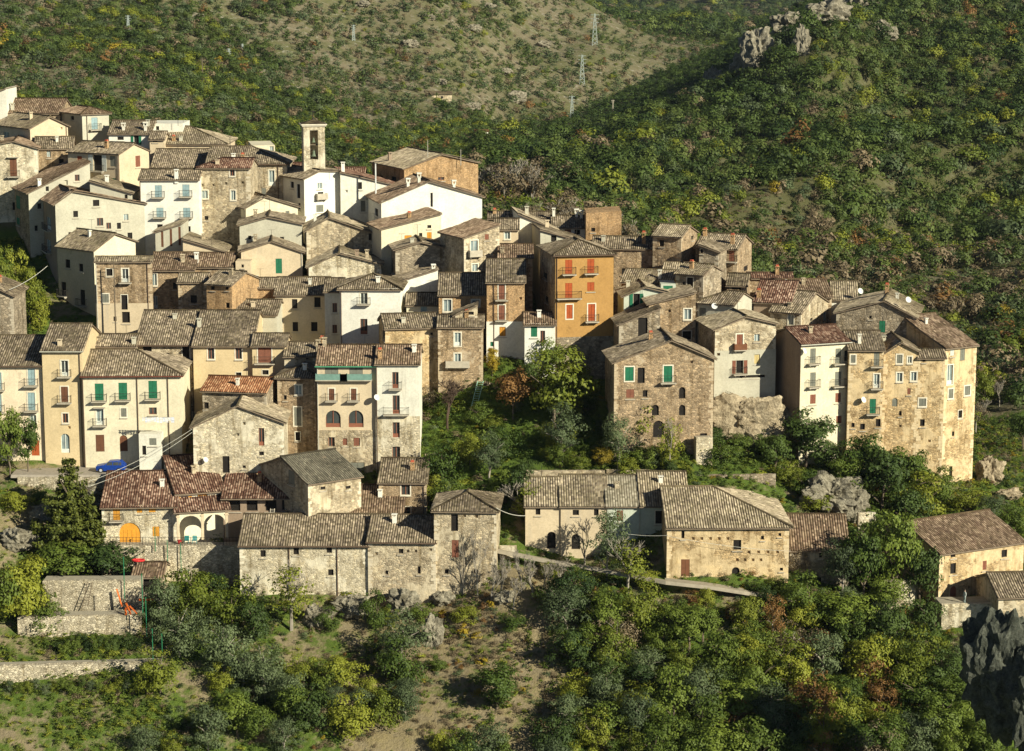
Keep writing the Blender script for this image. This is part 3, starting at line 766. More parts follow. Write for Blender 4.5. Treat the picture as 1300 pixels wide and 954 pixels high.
def chimney(parent, q, h, kind, rng):
    m_ = MB(); w_ = .26 if kind != 'p' else .2; h = max(h, .6)
    if kind == 'v':                                      # flared chimney head on a shaft
        m_.box(q.x - .2, q.x + .2, q.y - .2, q.y + .2, q.z - .6, q.z + h * .5)
        m_.box(q.x - .3, q.x + .3, q.y - .25, q.y + .25, q.z + h * .5, q.z + h * .6)
        for sx in (-.22, .22): m_.box(q.x + sx - .07, q.x + sx + .07, q.y - .2, q.y + .2, q.z + h * .6, q.z + h * .85)
        m_.box(q.x - .36, q.x + .36, q.y - .3, q.y + .3, q.z + h * .85, q.z + h)
    else:
        m_.box(q.x - w_, q.x + w_, q.y - w_ * .8, q.y + w_ * .8, q.z - .7, q.z + h * .72)
        for sx in (-1, 1):
            m_.box(q.x + sx * w_ * .7 - .06, q.x + sx * w_ * .7 + .06, q.y - w_ * .7, q.y + w_ * .7, q.z + h * .72, q.z + h * .9)
        m_.box(q.x - w_ - .08, q.x + w_ + .08, q.y - w_ - .04, q.y + w_ + .04, q.z + h * .9, q.z + h)
    o = m_.build('chimney', WALL[{'w': 'bright', 'v': 'white', 'p': 'white', 'r': 'brick', 'd': 'dark'}.get(kind, rng.choice(['pltan', 'stone', 'plgrey']))](), parent)
    if kind == 'r':
        c = MB(); c.box(q.x - .2, q.x + .2, q.y - .16, q.y + .16, q.z + h + .002, q.z + h + .22); c.build('chimney_pot', mat('terracotta', m_plain, (.45, .10, .05)), parent)
    return o
# ------------------------------------------------------------------ the village, back rows first
h = house
# --- top left cluster
h('narrow white house cut by the left edge at the very top of the village', 'R', -30, 8, 126, 112, 371, wall='white', roof='old', D=8)
h('low house with a wide brown tiled roof behind the top left corner houses', 'G', 11, 76, 143, 120, 372, wall='brown', roof='brown', chim='16,140,9')
h('small grey plastered house with a pale blue balcony door near the top left skyline', 'H', 104, 138, 144, 122, 366, 35, 9, 'plgrey', 'brown', '120,157,8,15,bl+b; L:92,150,4,5,dk; 112,200,8,10,dk', pipes='110')
h('plastered house with a light gable wall and dark shaded side at the far left top', 'F', 38, 86, 162, 149, 360, 38, 13, 'pltan', 'pale', 'L:8,172,7,9,wl; 78,163,2,3,ho', er=161, r=.52, pipes='84')
h('stone gable house with a canopied brown balcony door at the upper left edge', 'F', -12, 47, 184, 179, 352, 8, 10, 'light', 'brown', '17,213,9,22,br+ba; 20,262,8,10,dk', er=188)
h('shaded brown stone house between the left edge gable house and the red shuttered house', 'G', 44, 92, 188, 171, 356, 8, None, 'brown', 'old', '62,196,5,8,wl; 78,206,6,8,dk; 66,222,6,8,dk')
h('house with a small red shutter, a wide white shuttered window and a lit stone gable', 'G', 86, 151, 192, 177, 350, -28, None, 'pltan', 'old',
  '101,203,6,9,og; 124,207,11,20,wh+bo; 143,205,7,13,gy; R:175,205,6,14,rd; 144,229,6,5,gr; 104,232,5,6,dk', pipes='151', hang=.3)
h('tall white house with two chimneys and green open shutters behind the red shuttered house', 'G', 138, 191, 169, 149, 362, 0, None, 'bright', 'old', '153,176,8,4,dk; 173,178,6,12,gr+o; 182,202,5,8,dk', '155,150,10,v;183,149,11,v;188,160,8')
h('low pale house with a flat white parapet wall beside two chimneys at the skyline', 'Rf', 190, 232, 157, 157, 366, 0, 8, 'white', 'old', '200,163,4,5,dk', name='plaster_house')
h('tiny low roofed house in front of the flat white parapet', 'G', 190, 208, 176, 165, 360, 0, None, 'pltan', 'old', '197,179,6,3,dk')
h('large old roofed house rising highest behind the pillar chimney house', 'GR', 206, 286, 182, 155, 362, 0, None, 'pltan', 'pale', '', '219,158,6,r;228,158,6')
h('flat topped cream house with pale ledges just left of the bell tower in the background', 'Rf', 320, 349, 185, 185, 372, 10, 10, 'cream', 'old', '345,192,5,12,wl;331,192,6,4,dk', name='plaster_house')
h('house under the long dark tiled roof above the white pillar chimney house', 'G', 192, 262, 212, 184, 352, 0, None, 'pltan', 'old', '', '')
h('patchy plastered house with one tall white window left of the bell tower', 'GR', 262, 364, 207, 181, 349, 0, None, 'stone', 'old', '345,226,7,19,fl; 325,240,5,8,dk; 335,243,5,8,gy; 301,238,5,9,dk; 342,285,5,10,gy; 352,256,4,5,dk', '295,183,9,w;307,184,8,r;312,186,5', pipes='353', gutter=True)
h('tan stone house with a red brown roof and a row of beam holes', 'GL', 252, 317, 212, 198, 341, -4, None, 'stone', 'red',
  '295,219,6,9,w+s; 296,248,6,12,fl; 260,247,8,10,fl; 257,235,3,3,ho; 271,235,3,3,ho; 287,233,3,3,ho; 308,232,3,3,ho; 262,277,5,5,dk; 300,266,4,4,ho', '276,209,6', pipes='251')
h('white house with four pale shutters, flower balconies and a tall white pillar chimney', 'G', 177, 252, 227, 213, 338, 0, None, 'bright', 'old',
  '201,243,9,15,bl+b; 236,242,9,15,bl+b; 203,270,9,12,bl+b; 237,270,9,12,bl+b; 203,288,7,6,dk; 239,291,6,7,dk', '224,227,12,w', pipes='178')
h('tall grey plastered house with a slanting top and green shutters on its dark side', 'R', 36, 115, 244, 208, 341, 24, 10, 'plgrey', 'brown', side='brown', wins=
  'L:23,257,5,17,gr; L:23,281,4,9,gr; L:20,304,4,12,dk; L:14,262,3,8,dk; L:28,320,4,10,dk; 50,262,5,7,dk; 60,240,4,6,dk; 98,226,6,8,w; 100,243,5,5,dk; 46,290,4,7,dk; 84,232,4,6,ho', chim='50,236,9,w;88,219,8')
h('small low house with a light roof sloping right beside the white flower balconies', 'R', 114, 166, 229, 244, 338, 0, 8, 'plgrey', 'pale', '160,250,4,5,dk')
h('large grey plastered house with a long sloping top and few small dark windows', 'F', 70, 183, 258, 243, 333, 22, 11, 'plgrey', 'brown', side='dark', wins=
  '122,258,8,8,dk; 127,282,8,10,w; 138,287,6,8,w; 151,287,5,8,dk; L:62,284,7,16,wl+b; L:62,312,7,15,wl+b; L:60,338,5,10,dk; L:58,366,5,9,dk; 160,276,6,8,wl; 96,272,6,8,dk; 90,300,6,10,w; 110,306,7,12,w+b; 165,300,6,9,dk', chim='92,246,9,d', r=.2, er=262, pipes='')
h('low roofed house with orange patched tiles above the terrace right of the laundry balcony', 'G', 190, 246, 342, 318, 320, 0, None, 'brown', 'brown', '196,355,6,15,fl; 197,384,6,16,wl; 222,363,5,8,dk', '', pipes='188')
h('shaded wide roofed house below the four pillared wall in the middle left', 'G', 244, 294, 338, 319, 322, 0, None, 'brown', 'brown', '', '238,333,14,w')
h('lilac grey house with tall brick pillars below the white flower balcony house', 'R', 197, 232, 294, 283, 330, 0, 6, 'plgrey', 'pale', '206,304,3,20,br; 217,302,3,22,br; 228,300,3,24,br')
h('low pale gabled house in the shadow beside the pillared wall', 'R', 232, 284, 303, 318, 326, 0, 8, 'pltan', 'pale', '', '')
# --- church and tower block
h('white house with a dark boxed balcony in front of the bell tower', 'F', 386, 433, 226, 217, 343, 32, 9, 'bright', 'old',
  '406,236,6,7,wl; 407,248,7,8,dk+bSx; 406,265,9,9,gy; L:379,243,4,18,dk; L:371,235,4,8,dk; L:380,262,3,8,dk;', '', r=.42, er=219)
h('long low white house with a sloping top running right from the dark balcony house', 'R', 432, 512, 218, 238, 345, 10, 9, 'white', 'red', '457,236,5,9,dk; 440,243,3,3,ho; 461,262,6,14,gy+a', '419,218,9,w')
h('house with a red brown roof just behind the bell tower on its left', 'G', 362, 384, 216, 205, 356, 0, None, 'brown', 'red', '')
h('house with a bright red roof strip right of the bell tower', 'G', 430, 462, 221, 211, 358, 0, None, 'brown', 'red', '')
h('big square house with a pale roof and brick front at the village skyline', 'F', 513, 607, 213, 197, 350, 24, 14, 'brick', 'pale',
  '560,227,8,4,w; L:500,227,6,5,dk; L:484,225,4,4,dk; 590,246,5,5,dk', '495,204,11,d', r=.5, er=209)
h('big bright white gabled house with a blank sunlit wall and three flared chimneys', 'F', 484, 612, 256, 231, 335, 14, 11, 'bright', 'brown',
  'L:478,270,4,10,dk; 548,254,3,18,dk', '518,238,12,v;532,232,13,v;578,241,12,v', r=.47, er=252, pipes='')
h('cream house with two orange shutters and a roof edge slanting up to the right', 'R', 484, 560, 290, 273, 326, 16, 8, 'cream', 'brown', '518,303,9,8,ye; 545,300,6,10,ye; 545,288,5,4,dk; 534,300,4,8,dk', '')
h('narrow stone house with a plastered chimney breast down its gable', 'F', 502, 566, 316, 307, 320, 8, 8, 'grey', 'old', '', '524,312,6,', r=.5, er=315)
h('stone house with a broad arched looking roof left of the big white gable', 'F', 389, 477, 292, 276, 331, 6, 9, 'stone', 'pale', '470,300,4,9,dk', '', r=.33, er=297)
h('low gabled cottage with a patched stone and plaster front above the hipped white cottage', 'F', 392, 484, 338, 321, 322, 4, 8, 'light', 'pale', '', '453,327,10,d;466,332,10', r=.42, er=335)
h('upper cream cottage with a shaded left side in the stack of three gabled houses', 'F', 312, 378, 263, 250, 338, 22, 9, 'cream', 'old', '365,272,5,8,gy; L:301,275,5,8,dk; 373,276,4,10,gy', '', r=.38, er=264)
h('middle plain grey cream gabled house with two tiny windows in the stack of three', 'F', 304, 383, 285, 275, 331, 4, 9, 'plgrey', 'old', '317,302,4,5,dk; 358,304,5,6,dk', '', r=.46, er=284)
h('lowest gabled house of the stack of three with a single tall green shutter', 'F', 306, 384, 318, 306, 325, 6, 9, 'pltan', 'old', '354,338,8,19,gr', '', r=.5, er=320, pipes='383,l')
h('tiny rounded tan annexe left of the green shuttered gable', 'Rf', 299, 318, 332, 332, 322, 0, 4, 'pltan', 'old', '308,338,3,4,dk')
# --- left middle
h('tall plastered house with a shaded many windowed side and a cream gable', 'F', 119, 172, 317, 299, 324, 48, 8.5, 'cream', 'pale', side='pltan', wins=  # tan on the left wall puts its shade into the colour
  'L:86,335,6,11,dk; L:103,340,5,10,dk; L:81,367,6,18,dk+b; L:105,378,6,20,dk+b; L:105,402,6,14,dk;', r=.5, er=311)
h('stone house with a white framed balcony door below the cream terrace gable', 'S', 121, 192, 331, 326, 316, 2, None, 'brown', 'pale',
  '139,346,8,9,dk+s; 159,350,8,17,fr+b; 134,379,8,11,gy+s; 158,384,8,19,dk+s; 160,403,10,14,dk; 146,405,4,6,dk', '', pipes='187;121,l', lower=('pltan', 386))
h('small house with a dark shaded wall and weathered roof above the big ochre row', 'G', 226, 262, 357, 346, 316, 0, None, 'brown', 'old', '246,380,8,10,dk', '')
h('narrow brick house with a lit right side and a blue skylight in its roof', 'G', 262, 294, 359, 342, 312, -24, None, 'brick', 'old', '270,366,5,5,dk; 288,366,4,5,dk; 289,388,5,7,dk', '')
h('low house with a single grey window left of the long shaded house', 'G', 308, 350, 364, 352, 317, 0, None, 'brick', 'old', '318,372,8,8,gy;', '')
h('pale grey house with two dark windows under a low roof in the left centre', 'G', 294, 351, 398, 379, 310, -3, None, 'plgrey', 'old', '305,403,7,5,dk; 329,408,7,12,dk+s', '')
h('long house with four dark windows and a diagonal shadow left of the hipped white cottage', 'G', 349, 415, 373, 350, 315, 0, None, 'pltan', 'old', '374,386,7,12,dk; 403,384,8,13,dk; 375,415,7,12,dk; 399,415,8,12,dk', '')
h('narrow grey plastered house joined to the left of the hipped white cottage', 'G', 412, 434, 369, 352, 311, 0, None, 'white', 'old', '425,391,6,12,w; 425,418,6,11,w', '')
h('white cottage with a hipped tiled roof and a half shaded front in the centre', 'H', 431, 508, 366, 337, 308, -2, 9, 'bright', 'old', '462,379,9,14,fr+b; 462,415,9,20,w', '', pipes='433')
h('white walled cottage with a stepped sloping roof right of the hipped white cottage', 'R', 508, 556, 356, 342, 315, 10, 8, 'bright', 'old', '', '568,340,16,w')
h('small cream house with a blue window in front of the stepped white cottage', 'G', 516, 560, 386, 371, 309, 0, None, 'cream', 'old', '538,393,8,8,bl+s', '')
h('brick house with two white framed windows under a broad roof right of the blue window', 'G', 557, 618, 373, 344, 306, 0, None, 'brick', 'old', '568,388,10,15,fl+s; 604,385,10,8,fl+s; 566,402,8,5,dk', '')
h('low gabled stone annexe with a dark attic opening over the balcony house', 'R', 578, 606, 399, 387, 301, 0, 4, 'stone', 'old', '597,398,9,4,dk')
h('pale stone house with a crumbling ochre wall left of the green railed balcony', 'G', 489, 556, 416, 398, 299, 10, None, 'gold', 'old', '548,424,3,3,dk; L:489,427,3,12,dk', '512,410,7;', pipes='', lower=None)
h('brown stone house with a pale green railed balcony above the leafless dark tree', 'G', 556, 613, 414, 399, 299, 0, None, 'brown', 'old', '581,431,8,17,wl+s; 581,457,8,16,fl+bBS', '')
h('brick house with three red brown balcony doors standing over a whitewashed base', 'G', 618, 666, 357, 326, 303, 0, None, 'brick', 'old', '637,371,8,19,rd+bs; 637,397,8,19,rd+bs; 638,421,8,12,ye+s; 625,437,5,6,gr; 661,379,3,3,ho;', '', pipes='627', lower=('bright', 409))
h('gabled tan house with a pale balcony door above the brick balcony house', 'R', 589, 634, 301, 287, 315, 26, 8, 'stone', 'brown', '602,315,9,19,fl+bS; 603,340,7,9,fl+s; 618,301,5,7,rd', '', name='stone_house')
h('low shaded house behind the tan gabled house with one pale window', 'G', 628, 658, 290, 276, 322, 0, None, 'pltan', 'old', '644,299,7,9,fl', '')
h('low dark roofed house in the hollow left of the yellow house', 'G', 633, 676, 326, 308, 314, 0, None, 'brown', 'brown', '660,333,5,5,dk', '629,322,8;')
h('pale house with a slanting bright wall top behind the yellow house', 'R', 658, 706, 271, 291, 327, 6, 9, 'white', 'pale', '', '')
h('grey plastered shed roofed house with one small window behind the yellow house roof', 'R', 686, 742, 291, 307, 319, 8, 8, 'plgrey', 'old', '703,302,7,8,dk', '')
h('low white house with a thick dark roof and two flared chimneys at the back edge', 'G', 701, 746, 288, 272, 330, 0, None, 'bright', 'old', '721,294,8,5,rd; 733,295,7,6,dk', '732,276,11,v;738,277,10,v;703,276,12,p')
h('low stone house with a long flat dark roof at the valley edge', 'G', 620, 700, 276, 268, 334, 0, None, 'stone', 'old', '', '628,272,6,r;650,272,4')
h('roofless looking brick house with a flat top and one tiny window at the back edge', 'Rf', 744, 789, 271, 268, 326, 0, 7, 'brick', 'old', '753,292,5,5,dk')
h('yellow ochre house with orange shutters and iron balconies in the village centre', 'H', 705, 779, 323, 303, 301, 10, 11, 'ochre', 'old', side='brown', wins=
  '722,339,9,18,og+b; 750,338,9,18,og+b; 722,369,9,19,og+bB; 750,364,9,11,og; 723,396,8,18,og+s; 751,397,9,22,og+sb; L:692,350,5,8,dk; L:694,380,4,8,dk', gutter=True, pipes='707', lower=('grey', 430))
h('low whitewashed house with a small roof at the foot of the yellow house', 'G', 666, 705, 411, 396, 300, 0, None, 'bright', 'brown', '678,421,8,14,gr; 689,428,6,16,w', '')
# --- right cluster, back
h('low wide roofed house behind the yellow house with a white chimney', 'G', 752, 828, 314, 298, 321, -6, None, 'brown', 'old', '792,345,6,8,dk', '817,296,16,r;766,306,7')
h('small house with a pale roof and lit right gable topping the right cluster', 'G', 829, 865, 298, 283, 319, -24, None, 'brown', 'pale', '840,309,6,8,dk; R:879,302,3,5,dk', '')
h('house with a white loggia and red brown balcony behind the right cluster', 'G', 883, 936, 313, 294, 321, -20, None, 'brown', 'old', '929,325,7,14,rd+b; 915,322,8,12,wh; R:947,341,5,7,dk', '895,300,9,r;928,292,13,r')
h('small stone house with a lit right slope below the white loggia', 'R', 888, 912, 310, 318, 315, -18, 6, 'grey', 'old', '887,319,3,5,dk', '')
h('house with a broad pale uneven roof and an ochre wall right of the yellow house', 'S', 789, 852, 357, 340, 311, -14, None, 'ochre', 'pale', '802,362,3,8,dk;', '836,341,12,p')
h('second pale roofed house behind the round dish in the right cluster', 'S', 842, 878, 344, 332, 315, -10, None, 'grey', 'pale', '', '')
h('stone house with a dark framed door in its shaded front and a lit stone gable', 'G', 858, 893, 346, 333, 307, -30, None, 'grey', 'pale', '876,360,8,15,dk+s; 868,360,3,4,dk', '')
h('pale green plastered gable house with a drainpipe in the right cluster', 'F', 792, 856, 375, 364, 304, 4, 7, 'green', 'pale', '808,383,8,20,gr+o;', '', r=.42, er=373, pipes='817,l')
h('low shed with a green curtain under a thin roof beside the pale green gable', 'Rf', 839, 858, 361, 361, 306, 0, 4, 'green', 'old', '848,366,12,6,gr')
h('tall brown stone house with a white framed window behind the big green shuttered house', 'R', 824, 883, 385, 371, 299, 3, 8, 'brown', 'old', '873,399,9,13,wl+s; 872,426,11,11,dk+s; 850,395,3,3,ho', '')
h('narrow ruined looking stone house with a dark full height recess beside the yellow house', 'R', 786, 838, 411, 391, 296, 4, 7, 'grey', 'old', '816,420,12,38,dk; 826,440,2,2,ho', '')
h('grey plastered house with a satellite dish and a lit right gable', 'GL', 883, 932, 383, 367, 300, -26, None, 'plgrey', 'old', '892,397,8,12,gy; 925,420,5,10,dk', '', dish='907,389,4', pipes='885')
h('low dark roofed house between the lit stone gable and the red skylight roof', 'G', 923, 948, 361, 346, 312, -10, None, 'brown', 'old', '935,366,12,4,dk', '')
h('house with a long reddish roof with a skylight and a brown plastered wall', 'S', 957, 1003, 382, 353, 304, -16, None, 'dark', 'redb', '', '948,372,10,r')
h('cream stone house with a lit right side beside the red skylight roof', 'G', 978, 1017, 394, 367, 302, -26, None, 'stone', 'old', '1004,406,7,13,wl+s; R:1047,402,4,12,wl; R:1030,406,3,4,dk', '1003,390,5')
h('back house with an attic opening under a reddish ridge near the right end', 'G', 1002, 1056, 376, 353, 310, 4, None, 'brown', 'brown', '1021,366,6,5,dk', '', dish='998,359,4')
h('back house with a roof cut by a red diagonal ridge and a white wall', 'G', 1056, 1088, 379, 355, 312, -6, None, 'bright', 'pale', '', '', dish='1092,370,4')
h('low house with a long red tile edge at the back of the right cluster', 'G', 950, 1006, 352, 346, 318, 0, None, 'brown', 'red', '', '')
h('broad dark stone gabled house with one green shutter at the top right', 'F', 1062, 1162, 396, 379, 301, -14, 11, 'grey', 'pale', '1120,415,8,15,gr; 1105,403,3,4,dk', '1126,373,12,r;1139,379,7,p', r=.6, er=398, dish='1153,381,4')
# --- right cluster, front
h('gabled stone and plaster house with a long balcony standing on the rock', 'F', 908, 985, 417, 402, 291, 10, 9, 'stone', 'pale',
  '939,434,8,19,rd+bsSt; 961,429,7,9,wl; 939,466,9,17,rd+ob; 961,456,7,12,cr; 912,450,4,3,ho; 955,478,50,2,dk;', '', r=.5, er=412, lower=('plgrey', 446))
h('tall stone house with green shutters and arched windows above the garden', 'F', 780, 906, 459, 432, 284, 5, 9, 'brown', 'old',
  '799,475,11,18,gr+s; 814,477,9,20,dk; 848,475,11,21,gr+sb; 866,499,8,15,dk^; 832,521,9,14,dk^; 866,521,8,14,dk^; 800,500,10,11,rd; 819,500,6,9,dk; 836,545,14,22,dk^; 849,560,10,18,dk; 878,460,3,3,ho; 893,562,9,24,dk', '', r=.57, er=456)
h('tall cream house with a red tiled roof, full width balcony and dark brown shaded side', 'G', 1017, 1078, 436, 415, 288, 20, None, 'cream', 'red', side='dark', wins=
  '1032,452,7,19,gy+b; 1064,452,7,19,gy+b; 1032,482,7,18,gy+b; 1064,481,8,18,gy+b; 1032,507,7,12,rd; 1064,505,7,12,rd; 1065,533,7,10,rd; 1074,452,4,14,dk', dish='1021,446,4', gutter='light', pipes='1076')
h('weathered stone house with stacked balcony doors right of the tall cream house', 'G', 1078, 1122, 443, 419, 289, 0, None, 'gold', 'old',
  '1083,456,6,10,gy+s; 1113,456,7,18,gy+b; 1113,484,7,18,fl+b; 1108,516,8,19,gr+b; 1095,542,6,8,dk; 1119,537,6,10,dk; 1083,540,4,6,dk; 1100,575,4,5,dk', '1091,436,12,p', dish='1096,508,4')
h('narrow gabled stone house with six small windows in the tall right hand wall', 'F', 1122, 1166, 448, 434, 290, 0, 8, 'gold', 'old',
  '1142,456,7,11,gy+s; 1155,457,5,8,fr; 1142,479,7,11,fl+s; 1136,511,7,11,gy^; 1143,525,3,6,dk; 1143,541,2,3,ho; 1154,497,4,8,rd; 1160,478,7,11,fl+s', '', r=.5, er=445)
h('stone house with a low roof between the narrow gable and the tall corner house', 'G', 1166, 1200, 453, 443, 290, 0, None, 'gold', 'old',
  '1173,458,4,3,dk; 1171,511,9,10,gy+s; 1171,537,6,9,dk; 1180,560,2,3,ho;', '')
h('tall corner house with streaked ochre walls at the right end of the village', 'S', 1200, 1240, 441, 420, 292, 30, 8.5, 'gold', 'brown',
  '1209,446,5,10,wh; 1222,447,6,18,gy; 1206,476,7,25,fl+s; 1207,500,6,12,gy+s; 1228,496,7,12,gy+s; 1219,526,5,10,dk+s; 1210,551,3,6,dk; 1207,600,4,16,dk;', '')
# --- left, front rows
h('rough stone house with a slanting top at the left edge beside the reeds', 'R', -32, 15, 352, 374, 298, 0, 8, 'grey', 'old', '')
h('peach plastered house with pale balcony doors behind the street tree at the left edge', 'G', -30, 53, 463, 424, 287, 0, None, 'peach', 'old',
  '-2,484,8,22,bl+sb; 40,479,9,21,bl+sb; 40,510,9,23,bl+sb; -2,512,8,22,bl+sb; 42,533,8,12,wl+s; 45,569,10,20,og', '', pipes='', gutter=True)
h('narrow yellowish house with two balconies and an arched pale door by the street', 'G', 53, 104, 444, 409, 286.5, 0, None, 'yellow', 'old',
  '82,468,9,20,fr+bs; 82,501,9,20,br+sb; 83,531,7,12,w+s; 83,563,11,25,wl^; 88,543,1,1,ho', '73,410,9', pipes='101', gutter='light', lower=None)
h('cream house with three green shuttered balconies and laundry along the street', 'GR', 104, 229, 476, 443, 286, 2, None, 'cream', 'old',
  '126,498,11,22,gr+b; 156,497,11,22,gr+b; 194,495,11,23,gr+b; 127,530,9,20,wl+bas; 157,524,7,11,gy+s; 194,522,10,9,w; 127,563,11,22,br; 157,563,10,21,br^; 193,551,8,9,gy', '', pipes='174;213;102', gutter='red', name='plaster_house')
h('low house with a shallow tile roof and broken chimney behind the green shutters', 'G', 108, 172, 438, 424, 296, 0, None, 'stone', 'old', '', '126,433,5;170,436,8')
h('stone house with three dark windows and a rambling roof left of the yellow plastered row', 'G', 172, 245, 436, 391, 298, 0, None, 'stone', 'old',
  '187,442,11,9,dk; 213,453,7,10,dk^; 236,446,9,18,dk+s; 237,486,9,22,gy; 237,511,9,11,dk; 215,480,7,9,dk; 200,500,6,8,dk', '222,405,7;', pipes='244', gutter=True, hang=.5)
h('long yellow plastered house with two white framed windows and a loggia with columns', 'G', 245, 320, 437, 391, 297, 0, None, 'yellow', 'old',
  '268,449,8,14,w+s; 303,449,8,14,w+s; 303,476,7,6,dk+s', '253,415,11', hang=.5)
h('lower yellow wing with a loggia at the right end of the long yellow row', 'G', 320, 363, 437, 423, 296.4, 0, None, 'yellow', 'old', '336,449,17,22,rd+sb; 337,473,8,6,dk+s', '', hang=.5)
h('small tan house with a low weathered roof above the rounded roof', 'G', 361, 403, 451, 434, 295, 0, None, 'stone', 'old', '390,455,3,3,dk', '404,445,14;409,440,12,r')
h('brown stone house with a rounded roof left of the green awning house', 'H', 352, 404, 478, 454, 289.5, -5, 8, 'brown', 'old',
  '379,495,8,12,fl+s; 378,529,9,24,gy+s; 378,554,6,11,dk+s; 362,505,4,6,dk', '', pipes='401')
h('tall house with a green awning loggia and two arched openings', 'G', 402, 477, 463, 437, 287, 0, None, 'pltan', 'brown',
  '421,473,17,17,gy+bBSg; 452,473,17,17,gy+bBSg; 421,501,7,15,br+sb; 449,501,7,15,br+sb; 423,532,19,22,w^; 452,532,19,22,w^; 421,561,8,12,w+s; 438,561,6,9,rd; 453,561,8,11,rd+s; 454,593,18,12,gy', '412,440,12;', gutter='green', pipes='403,l', lower=('stone', 548))
h('tall white house with three balcony doors above a rubble stone base', 'G', 477, 532, 461, 437, 286.6, 0, None, 'white', 'brown',
  '502,483,8,21,w+b; 503,514,9,24,w+bB; 503,546,9,20,w; 503,574,10,14,w', '469,441,13,r;526,447,10,w', pipes='478', lower=('light', 530), dish='478,505,4')
h('low stone house with an orange red roof behind the sunlit gable', 'G', 257, 338, 494, 477, 288.5, -10, None, 'grey', 'orange', '313,507,6,8,dk; 260,515,6,8,dk', '', hang=.5)
h('sunlit cream stone house with a plain gable front, a curtained slot window and a dish', 'F', 245, 360, 541, 514, 281, 2, 10, 'light', 'pale',
  '332,555,7,23,w; 287,590,9,22,dk; 332,576,6,5,dk; 310,593,4,3,dk; 310,538,3,3,ho; 302,552,3,3,ho', '', r=.5, er=536, dish='261,584,3.5')
h('barn with a grey sheet roof and a dark left gable in the lower left', 'G', 391, 458, 613, 570, 272, 36, 12.5, 'stone', 'metal', '410,620,6,4,dk; 442,619,6,4,dk; L:370,605,8,18,gy', '', ribs=False)
h('brown stone house with a small weathered roof below the tall white house', 'G', 481, 541, 611, 583, 279, -2, None, 'brown', 'old', '515,622,11,13,w+s; 516,649,10,10,w+s', '', pipes='538')
h('back shed with a broad low tile roof behind the long riverside house', 'G', 364, 438, 655, 622, 275, 0, None, 'stone', 'old', '', '')
h('back shed with a steeper roof right of the broad low tile roof', 'G', 438, 511, 655, 618, 274.6, 0, None, 'stone', 'brown', '', '', name='stone_shed')
h('stone fronted villa with orange shutters and an arched orange gate', 'G', 129, 224, 642, 601, 273.5, 3, None, 'light', 'redb',
  '148,653,9,16,ye+b; 177,645,7,8,ye; 193,642,9,8,ye; 198,675,9,13,ye; 165,677,27,27,ye^', '206,618,10,w', hang=.5, base=735)
h('cream villa wing with orange shutters above an arched porch', 'G', 223, 284, 625, 582, 276, 18, None, 'cream2', 'redb',
  '234,637,9,13,ye+o; 257,635,12,15,ye;', '', hang=.5, pipes='', base=735)
h('low stone building with a red tiled porch roof right of the arched porch villa', 'S', 283, 368, 628, 610, 276.5, 0, 5, 'dark', 'redb', '298,641,14,16,dk; 320,641,14,16,dk; 344,641,14,16,dk; 362,641,8,14,dk', '', hang=.9)
h('long riverside stone house with five small square windows and a metal downpipe', 'G', 304, 467, 691, 656, 266.5, 0, None, 'light', 'old',
  '334,703,7,9,dk; 376,700,7,9,dk; 418,698,7,9,dk; 376,728,7,9,dk; 420,727,7,8,dk; 360,735,3,3,ho', '', pipes='367;428', gutter=True, er=None)
h('stone house with tiny windows joined to the right of the long riverside house', 'G', 467, 553, 686, 656, 266.2, -3, None, 'stone', 'old',
  '509,700,6,6,dk; 491,727,4,5,dk; 532,724,4,10,dk; 518,700,2,2,ho; 528,700,2,2,ho; 547,698,2,2,ho; 478,703,2,2,ho', '', gutter=True)
h('square stone tower house with two tall red brown windows above the river bank', 'H', 551, 630, 647, 627, 266, -3, 9, 'stone', 'old',
  '577,664,9,22,dk; 578,697,9,23,rd; 567,726,5,6,dk; 604,726,5,6,dk; 590,655,3,3,ho; 605,656,3,3,ho', '')
# --- lower right
h('tan plastered farmhouse with two arched dark doorways below the garden', 'G', 667, 712, 641, 608, 271.5, 0, None, 'pltan', 'pale', '683,650,6,8,dk; 700,686,11,22,dk^', '')
h('tan plastered farmhouse section with an arched doorway behind the bare tree', 'G', 712, 771, 641, 605, 271.3, 0, None, 'pltan', 'pale', '731,688,11,20,dk^; 731,651,8,7,dk; 757,651,6,8,dk', '')
h('green grey house with a flat cement sheet roof behind the bare tree', 'S', 771, 814, 641, 606, 271.2, 0, None, 'green', 'cement', '787,655,8,14,rd; 800,690,6,8,dk', '', ribs=False, pipes='812,l')
h('green grey house with a tiled roof and an open wooden window above the track', 'G', 814, 874, 641, 601, 271, 0, None, 'green', 'pale', '838,657,12,17,dk+s; 834,695,10,18,dk^', '')
h('long golden stone barn with rows of beam holes and a rounded roof end', 'GR', 847, 1002, 668, 621, 263.5, 1, None, 'gold', 'pale',
  '867,679,4,10,dk; 870,721,11,22,dr; 936,692,10,13,dk; 968,683,4,5,dk; 990,679,3,4,dk; 934,729,10,18,dk^; ' +
  ';'.join('%d,%d,2,2,ho' % (880 + i * 11, 684) for i in range(5)) + ';' + ';'.join('%d,%d,2,2,ho' % (936 + i * 10, 711) for i in range(4)) + ';' + ';'.join('%d,%d,2,2,ho' % (951 + i * 12, 701) for i in range(4)) + ';992,723,4,4,dk', '', hang=.45)
h('old barn with a reddish sagging roof right of the golden stone barn', 'G', 1003, 1078, 697, 656, 266, -3, None, 'grey', 'brown', '1037,740,11,14,dk; 1042,704,4,9,dk', '')
